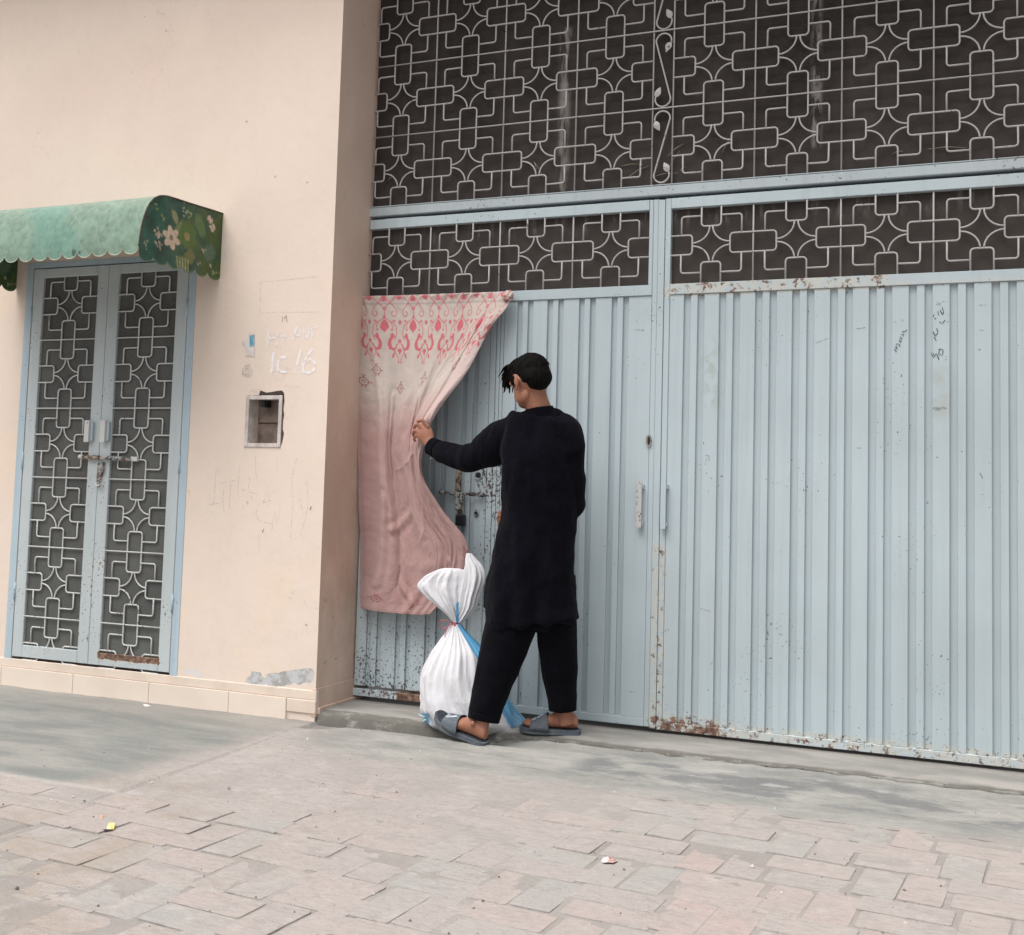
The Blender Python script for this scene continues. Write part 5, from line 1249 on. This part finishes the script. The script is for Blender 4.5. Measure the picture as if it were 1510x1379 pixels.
# finger and toe nails
M_NAIL = m_simple('finger_nail', (.42, .24, .19), (.36, .18, .14), 60, .35, .4)

# tunic
def cloth_disp(seed, amp, hemz=None):
    def f(co, nr):
        out = np.empty(len(co), np.float32)
        for i, p in enumerate(co):
            x, y, z = float(p[0]), float(p[1]), float(p[2])
            v = mnoise.noise(Vector((x*9+seed, y*9, z*3.2)))*1.0+mnoise.noise(Vector((x*22, y*22+seed, z*9)))*.45+mnoise.ridged_multi_fractal(Vector((x*6+z*3, y*6, z*5-x*4+seed)), .9, 2.0, 3, 1.0, 2.0)*.55
            if hemz is not None and z < hemz+.35: v += math.sin((x*.9+y*.5)*60+2*z)*.9*(1-max(0, z-hemz)/.35)
            out[i] = v*amp
        return out
    return f
T = []
T.append(limb([(797, 607, -.405, 21, .062), (797, 613, -.400, 36, .075), (796, 620, -.400, 47, .088), (796, 633, -.400, 53, .100), (797, 655, -.400, 57, .110), (798, 690, -.400, 57, .116), (798, 730, -.395, 55.5, .115),
               (795, 765, -.390, 54.5, .115), (790, 800, -.385, 56.5, .122), (787, 835, -.380, 60, .128), (784, 870, -.375, 65, .134), (784, 899, -.370, 68.5, .138), (787, 914, -.370, 67, .138), (788, 921, -.370, 66.5, .137)], 40, 90))
T.append(limb([(770, 622, -.41, 14, .058), (757, 632, -.415, 20, .068), (742, 646, -.412, 27, .068), (726, 658, -.402, 27.5, .064), (714, 666, -.392, 24.5, .062), (705, 672, -.386, 19.5, .054), (694, 675, -.375, 20.0, .056), (682, 675, -.36, 17.8, .050), (670, 673, -.347, 16.5, .047), (661, 669, -.336, 14.2, .042), (654, 666.5, -.327, 15.3, .042), (646, 663, -.316, 12.6, .036), (639.5, 660, -.307, 12.2, .034)], 26, 90))
T.append(limb([(822, 622, -.40, 14, .058), (834, 634, -.395, 19, .066), (842, 652, -.390, 18.5, .066), (845, 690, -.370, 16, .058), (845.5, 725, -.345, 15.5, .054), (842, 748, -.325, 17, .052), (820, 760, -.265, 13, .045), (790, 764, -.205, 11, .038), (766, 763, -.165, 10.5, .034)], 24, 70))
# slit panel at the left: the front panel hangs a little higher and outside
T.append(limb([(745, 790, -.36, 9, .050), (738, 830, -.35, 12, .055), (731, 865, -.34, 15, .060), (727, 897, -.335, 15.5, .064)], 20, 30))
kam, kco = fuse('tunic', T, .0055, M_KAM, man, 5, cloth_disp(2.0, .0095, .55))
# standing collar, cuff, button, yoke seam
Pc = [(777, 604.5), (780, 598.5), (790, 594), (803, 593), (811, 597), (817.5, 605)]
nb_ = 26; V, F = [], []
base = limb([(797, 617, -.405, 25, .074), (796, 609, -.410, 21.5, .068), (795.0, 602, -.414, 19.6, .064)], 32, 7)
V0 = base[0][:32*7]
for i in range(7):
    for k in range(32):
        p = V0[i*32+k]; tt = i/6; back_ = .5-.5*math.sin(2*math.pi*k/32)
        V.append(p+Zh*((.010*back_-.012*(1-back_))*tt))
F = [(i*32+k, (i+1)*32+k, (i+1)*32+(k+1) % 32, i*32+(k+1) % 32) for i in range(6) for k in range(32)]
col_ = mk('collar', V, F, M_KAM, man, True); sm = col_.modifiers.new('t', 'SOLIDIFY'); sm.thickness = .004; sm.offset = 1
V, F = limb([(645.5, 662.5, -.314, 13.0, .0385), (640, 660, -.308, 12.8, .0370), (635, 657.3, -.303, 12.2, .0345)], 24, 8)
F = [f_ for f_ in F if len(f_) == 4]; cu = mk('cuff', V[:-2], F, M_KAM, man, True); sm = cu.modifiers.new('t', 'SOLIDIFY'); sm.thickness = .003; sm.offset = 1
o_ = ell(at(635.5, 676.5, -.347), (Rh, Fh, Zh), (.0045, .004, .0045), 10, 8); mk('cuff_button', o_[0], o_[1], m_simple('grey_button', (.4, .4, .42), (.2, .2, .22), 30, .3), man, True)
# trousers
T = []
T.append(limb([(772, 850, -.38, 34, .10), (760, 905, -.395, 36, .105), (748, 938, -.415, 35, .100), (740, 965, -.430, 31.5, .088), (732, 990, -.440, 29, .078), (723.5, 1020, -.452, 25.5, .066), (716, 1046, -.462, 23.5, .058), (713, 1059.5, -.465, 22.5, .056)], 30, 60))
T.append(limb([(815, 850, -.34, 34, .10), (819, 905, -.320, 30, .100), (820.5, 940, -.305, 28, .090), (823, 970, -.290, 26, .080), (826, 1000, -.275, 23, .070), (828.5, 1025, -.265, 20.5, .061), (829.5, 1045, -.258, 19.3, .056)], 30, 60))
T.append(limb([(793, 850, -.37, 50, .12), (793, 890, -.365, 50, .12), (787, 918, -.36, 30, .10)], 24, 20))
tro, _ = fuse('trousers', T, .0055, M_TRO, man, 5, cloth_disp(7.0, .0075))
for (a_, b_) in ((((715, 1052, -.463, 23.6, .0575), (713, 1061.5, -.466, 22.8, .0565))), (((829.4, 1037, -.259, 20.0, .057), (829.6, 1046.5, -.257, 19.6, .056)))):
    V, F = limb([a_, ((a_[0]+b_[0])/2, (a_[1]+b_[1])/2, (a_[2]+b_[2])/2, (a_[3]+b_[3])/2, (a_[4]+b_[4])/2), b_], 26, 6); F = [f_ for f_ in F if len(f_) == 4]
    h_ = mk('trouser_hem', V[:-2], F, M_TRO, man, True); sm = h_.modifiers.new('t', 'SOLIDIFY'); sm.thickness = .003; sm.offset = 1

# hair: a cropped cap at the sides and nape, longer waves swept to the front left
H = []
def hairfn(l):
    return 1+.05*mnoise.noise(Vector((l[0]*4, l[1]*4, l[2]*4)))
H.append(ell(hp(0, -.016, .034), HX, (.077, .096, .083), 40, 26, hairfn)); H.append(ell(hp(0, .030, .066), HX, (.066, .076, .052), 36, 22, hairfn))
H.append(ell(hp(0, -.064, -.005), HX, (.066, .046, .058), 30, 18)); H.append(ell(hp(0, -.052, -.030), HX, (.058, .044, .036), 26, 16))
for sg in (-1, 1): H.append(ell(hp(sg*.062, .026, .020), HX, (.016, .030, .040), 16, 12)); H.append(ell(hp(sg*.060, -.044, .004), HX, (.016, .030, .038), 16, 12))
rh = random.Random(4)
for k in range(34):
    u0 = rh.uniform(-.9, .9); f0 = rh.uniform(-.02, .085)
    p0 = hp(u0*.055, f0, .105-.35*max(0, f0-.03)-.01*abs(u0)); sd_ = rh.uniform(-1, 1)
    pts = [p0]; cur_ = p0.copy(); dr = HX[1]*.8+HX[2]*.25+HX[0]*(-.5+.4*sd_)
    for s_i in range(7):
        dr = dr*.8+np.array([0, 0, -1])*.20+HX[0]*math.sin(s_i*1.4+sd_*5)*.25+HX[1]*.08; dr = dr/np.linalg.norm(dr); cur_ = cur_+dr*.0125; pts.append(cur_.copy())
    H.append(sweep_vf(pts, [.005, .0058, .0058, .0052, .0045, .0038, .003, .0018], 7))
for k in range(16):                                                                  # fringe hanging beside the brow
    t = k/15; p0 = hp(-.055+.075*t, .088-.010*abs(t-.5), .060+rh.uniform(-.01, .01)); pts = [p0]; cur_ = p0.copy(); dr = HX[1]*.9+HX[2]*.1
    for s_i in range(7): dr = dr*.72+np.array([0, 0, -1])*.34+HX[0]*math.sin(s_i*1.5+k)*.22; dr = dr/np.linalg.norm(dr); cur_ = cur_+dr*.0115; pts.append(cur_.copy())
    H.append(sweep_vf(pts, [.005, .0056, .0052, .0046, .004, .0034, .0028, .0016], 7))
hair, _ = fuse('hair', H, .0030, M_HAIR, man, 1, lambda co, nr: np.array([.0016*mnoise.noise(Vector((float(p[0])*90, float(p[1])*90, float(p[2])*30))) for p in co], np.float32))
strands = []
for k in range(380):
    a = rh.uniform(0, 6.283); b = rh.uniform(.1, 1.5); l = np.array([math.sin(b)*math.cos(a), math.sin(b)*math.sin(a), math.cos(b)])
    p0 = hp(l[0]*.076, -.012+l[1]*.095, .034+l[2]*.083); fwd_ = l[1] > -.2
    dr = HX[1]*(.8 if fwd_ else -.3)+(HX[0]*l[0]+HX[2]*l[2]+HX[1]*l[1])*.25*.4+HX[0]*rh.uniform(-.5, .3); dr = dr/np.linalg.norm(dr); pts = [p0]; cur_ = p0.copy()
    for s_i in range(5): dr = dr*.8+np.array([0, 0, -1])*.42+HX[0]*math.sin(s_i*1.7+k)*.22; dr /= np.linalg.norm(dr); cur_ = cur_+dr*(.0105 if fwd_ else .006); pts.append(cur_.copy())
    strands.append(sweep_vf(pts, [.0009, .0010, .0009, .0008, .0006, .0003], 4))
v, f = merge(strands); o = mk('hair_strands', v, f, M_HAIR, man, True); o['kind'] = 'stuff'

# slide sandals
def m_rubber():
    m = Mat('grey_blue_sandal_rubber', .65, .3); c = m.mix(m.noise(22, 4, .65).ramp(.35, .7), (.085, .105, .13), (.13, .145, .165)); c = m.mix(m.noise(60, 4, .7).ramp(.58, .7)*.35, c, (.30, .28, .26)); m.color(c); m.bump(m.noise(70, 3), .25, .002); return m.mat
M_RUB = m_rubber(); M_RUB2 = m_simple('sandal_footbed_rubber', (.03, .035, .045), (.05, .055, .065), 50, .8)
def sandal(T, mir, label, bend=0.0):
    t = thing('sandal', label, 'sandal', tuple(T.translation), 'slide sandals worn by the man')
    # outline of the sole along its length: (x, inner y, outer y)
    O = [(-.072, -.012, .012), (-.066, -.026, .026), (-.048, -.034, .034), (-.010, -.034, .036), (.040, -.036, .040), (.090, -.047, .046), (.135, -.052, .048), (.170, -.050, .041), (.192, -.040, .028), (.203, -.022, .008)]
    A = catmull(np.linspace(0, 1, len(O)), np.array(O), np.linspace(0, 1, 44)); L_ = []
    out = [(a[0], a[1]) for a in A]+[(a[0], a[2]) for a in A[::-1]]; n = len(out); V = []
    def zb(x): return bend*max(0, x-.08)**2*3.0 + .9*max(0, x-.15)**2
    rings = [(-.0235, .985), (-.0215, 1.0), (-.012, .985), (-.004, 1.0), (0, .99), (.0005, .95)]
    for (zz, s_) in rings:
        for (x, y) in out: xx = .065+(x-.065)*s_; V.append(tuple(T @ Vector((xx, y*s_*mir, zz+zb(xx)))))
    F = [(i*n+k, i*n+(k+1) % n, (i+1)*n+(k+1) % n, (i+1)*n+k) for i in range(len(rings)-1) for k in range(n)]
    F.append(tuple(reversed(range(n)))); F.append(tuple(range((len(rings)-1)*n, len(rings)*n)))
    mk('sole', V, F, M_RUB, t, False)
    V = [tuple(T @ Vector((.065+(x-.065)*.93, y*.90*mir, .0028+zb(x)))) for x, y in out]; V += [tuple(T @ Vector((.065+(x-.065)*.93, y*.90*mir, .0003+zb(x)))) for x, y in out]
    mk('footbed', V, [tuple(range(n))]+[(k, (k+1) % n, n+(k+1) % n, n+k) for k in range(n)], M_RUB2, t)
    # broad strap over the instep
    V, F = [], []; nu, nvv = 22, 18
    for i in range(nu+1):
        u_ = i/nu
        for j in range(nvv+1):
            a = math.pi*j/nvv; wx0, wx1 = .062+.016*math.sin(a), .150-.006*math.sin(a)
            x = wx0+(wx1-wx0)*u_; hw = .0525-.003*u_ if True else 0; hh = (.073-.030*u_)
            V.append(tuple(T @ Vector((x, math.cos(a)*hw*(1 if math.sin(a) < .25 else 1), -.008+zb(x)+hh*math.sin(a)**.72 if math.sin(a) > 0 else -.008+zb(x)))))
    F = [(i*(nvv+1)+j, i*(nvv+1)+j+1, (i+1)*(nvv+1)+j+1, (i+1)*(nvv+1)+j) for i in range(nu) for j in range(nvv)]
    st = mk('strap', V, F, M_RUB, t, True); sm = st.modifiers.new('t', 'SOLIDIFY'); sm.thickness = .0042; sm.offset = 0
    # the worn white print on the strap
    def onstrap(u_, w_, h_=.0032):
        wx0, wx1 = .062+.016*math.sin(w_), .150-.006*math.sin(w_); x = wx0+(wx1-wx0)*u_; hw = .0525-.003*u_; hh = .073-.030*u_
        p = Vector((x, math.cos(w_)*(hw+h_), -.008+zb(x)+(hh+h_)*math.sin(w_)**.72)); return tuple(T @ p)
    M_WP = m_simple('white_sandal_print', (.66, .72, .76), (.5, .56, .6), 80, .6); M_DP = m_simple('dark_sandal_print', (.05, .10, .14), (.08, .14, .18), 80, .6)
    s0 = 0 if near_left(T) else 1
    def patch(name, poly, mat, h_):
        P = [onstrap(a, b, h_) for a, b in poly]; c0 = onstrap(sum(a for a, b in poly)/len(poly), sum(b for a, b in poly)/len(poly), h_)
        mk(name, P+[c0], [(k, (k+1) % len(P), len(P)) for k in range(len(P))], mat, t)
    W = lambda w: w if s0 == 0 else math.pi-w
    patch('white_print', [(.74, W(.95)), (.96, W(.95)), (.96, W(1.35)), (.74, W(1.35))], M_WP, .0034)
    patch('white_print', [(.12, W(1.25)), (.40, W(1.18)), (.66, W(1.02)), (.66, W(1.20)), (.40, W(1.40))], M_WP, .0034)
    for (a0, a1, b0, b1) in ((.78, .92, 1.02, 1.06), (.78, .81, 1.02, 1.10), (.89, .92, 1.02, 1.10), (.78, .92, 1.14, 1.18), (.84, .87, 1.14, 1.22), (.78, .92, 1.26, 1.29), (.78, .81, 1.22, 1.30)):
        patch('print_letter', [(a0, W(b0)), (a1, W(b0)), (a1, W(b1)), (a0, W(b1))], M_DP, .0040)
    return t
def near_left(T): return (T @ Vector((0, 1, 0)) - T.translation).y < 0
sandal(TR, 1, 'grey blue slide sandal flat on the threshold, worn on his far foot')
sandal(TL, -1, 'grey blue slide sandal tilted up at the toe, beside the white sack', .9)
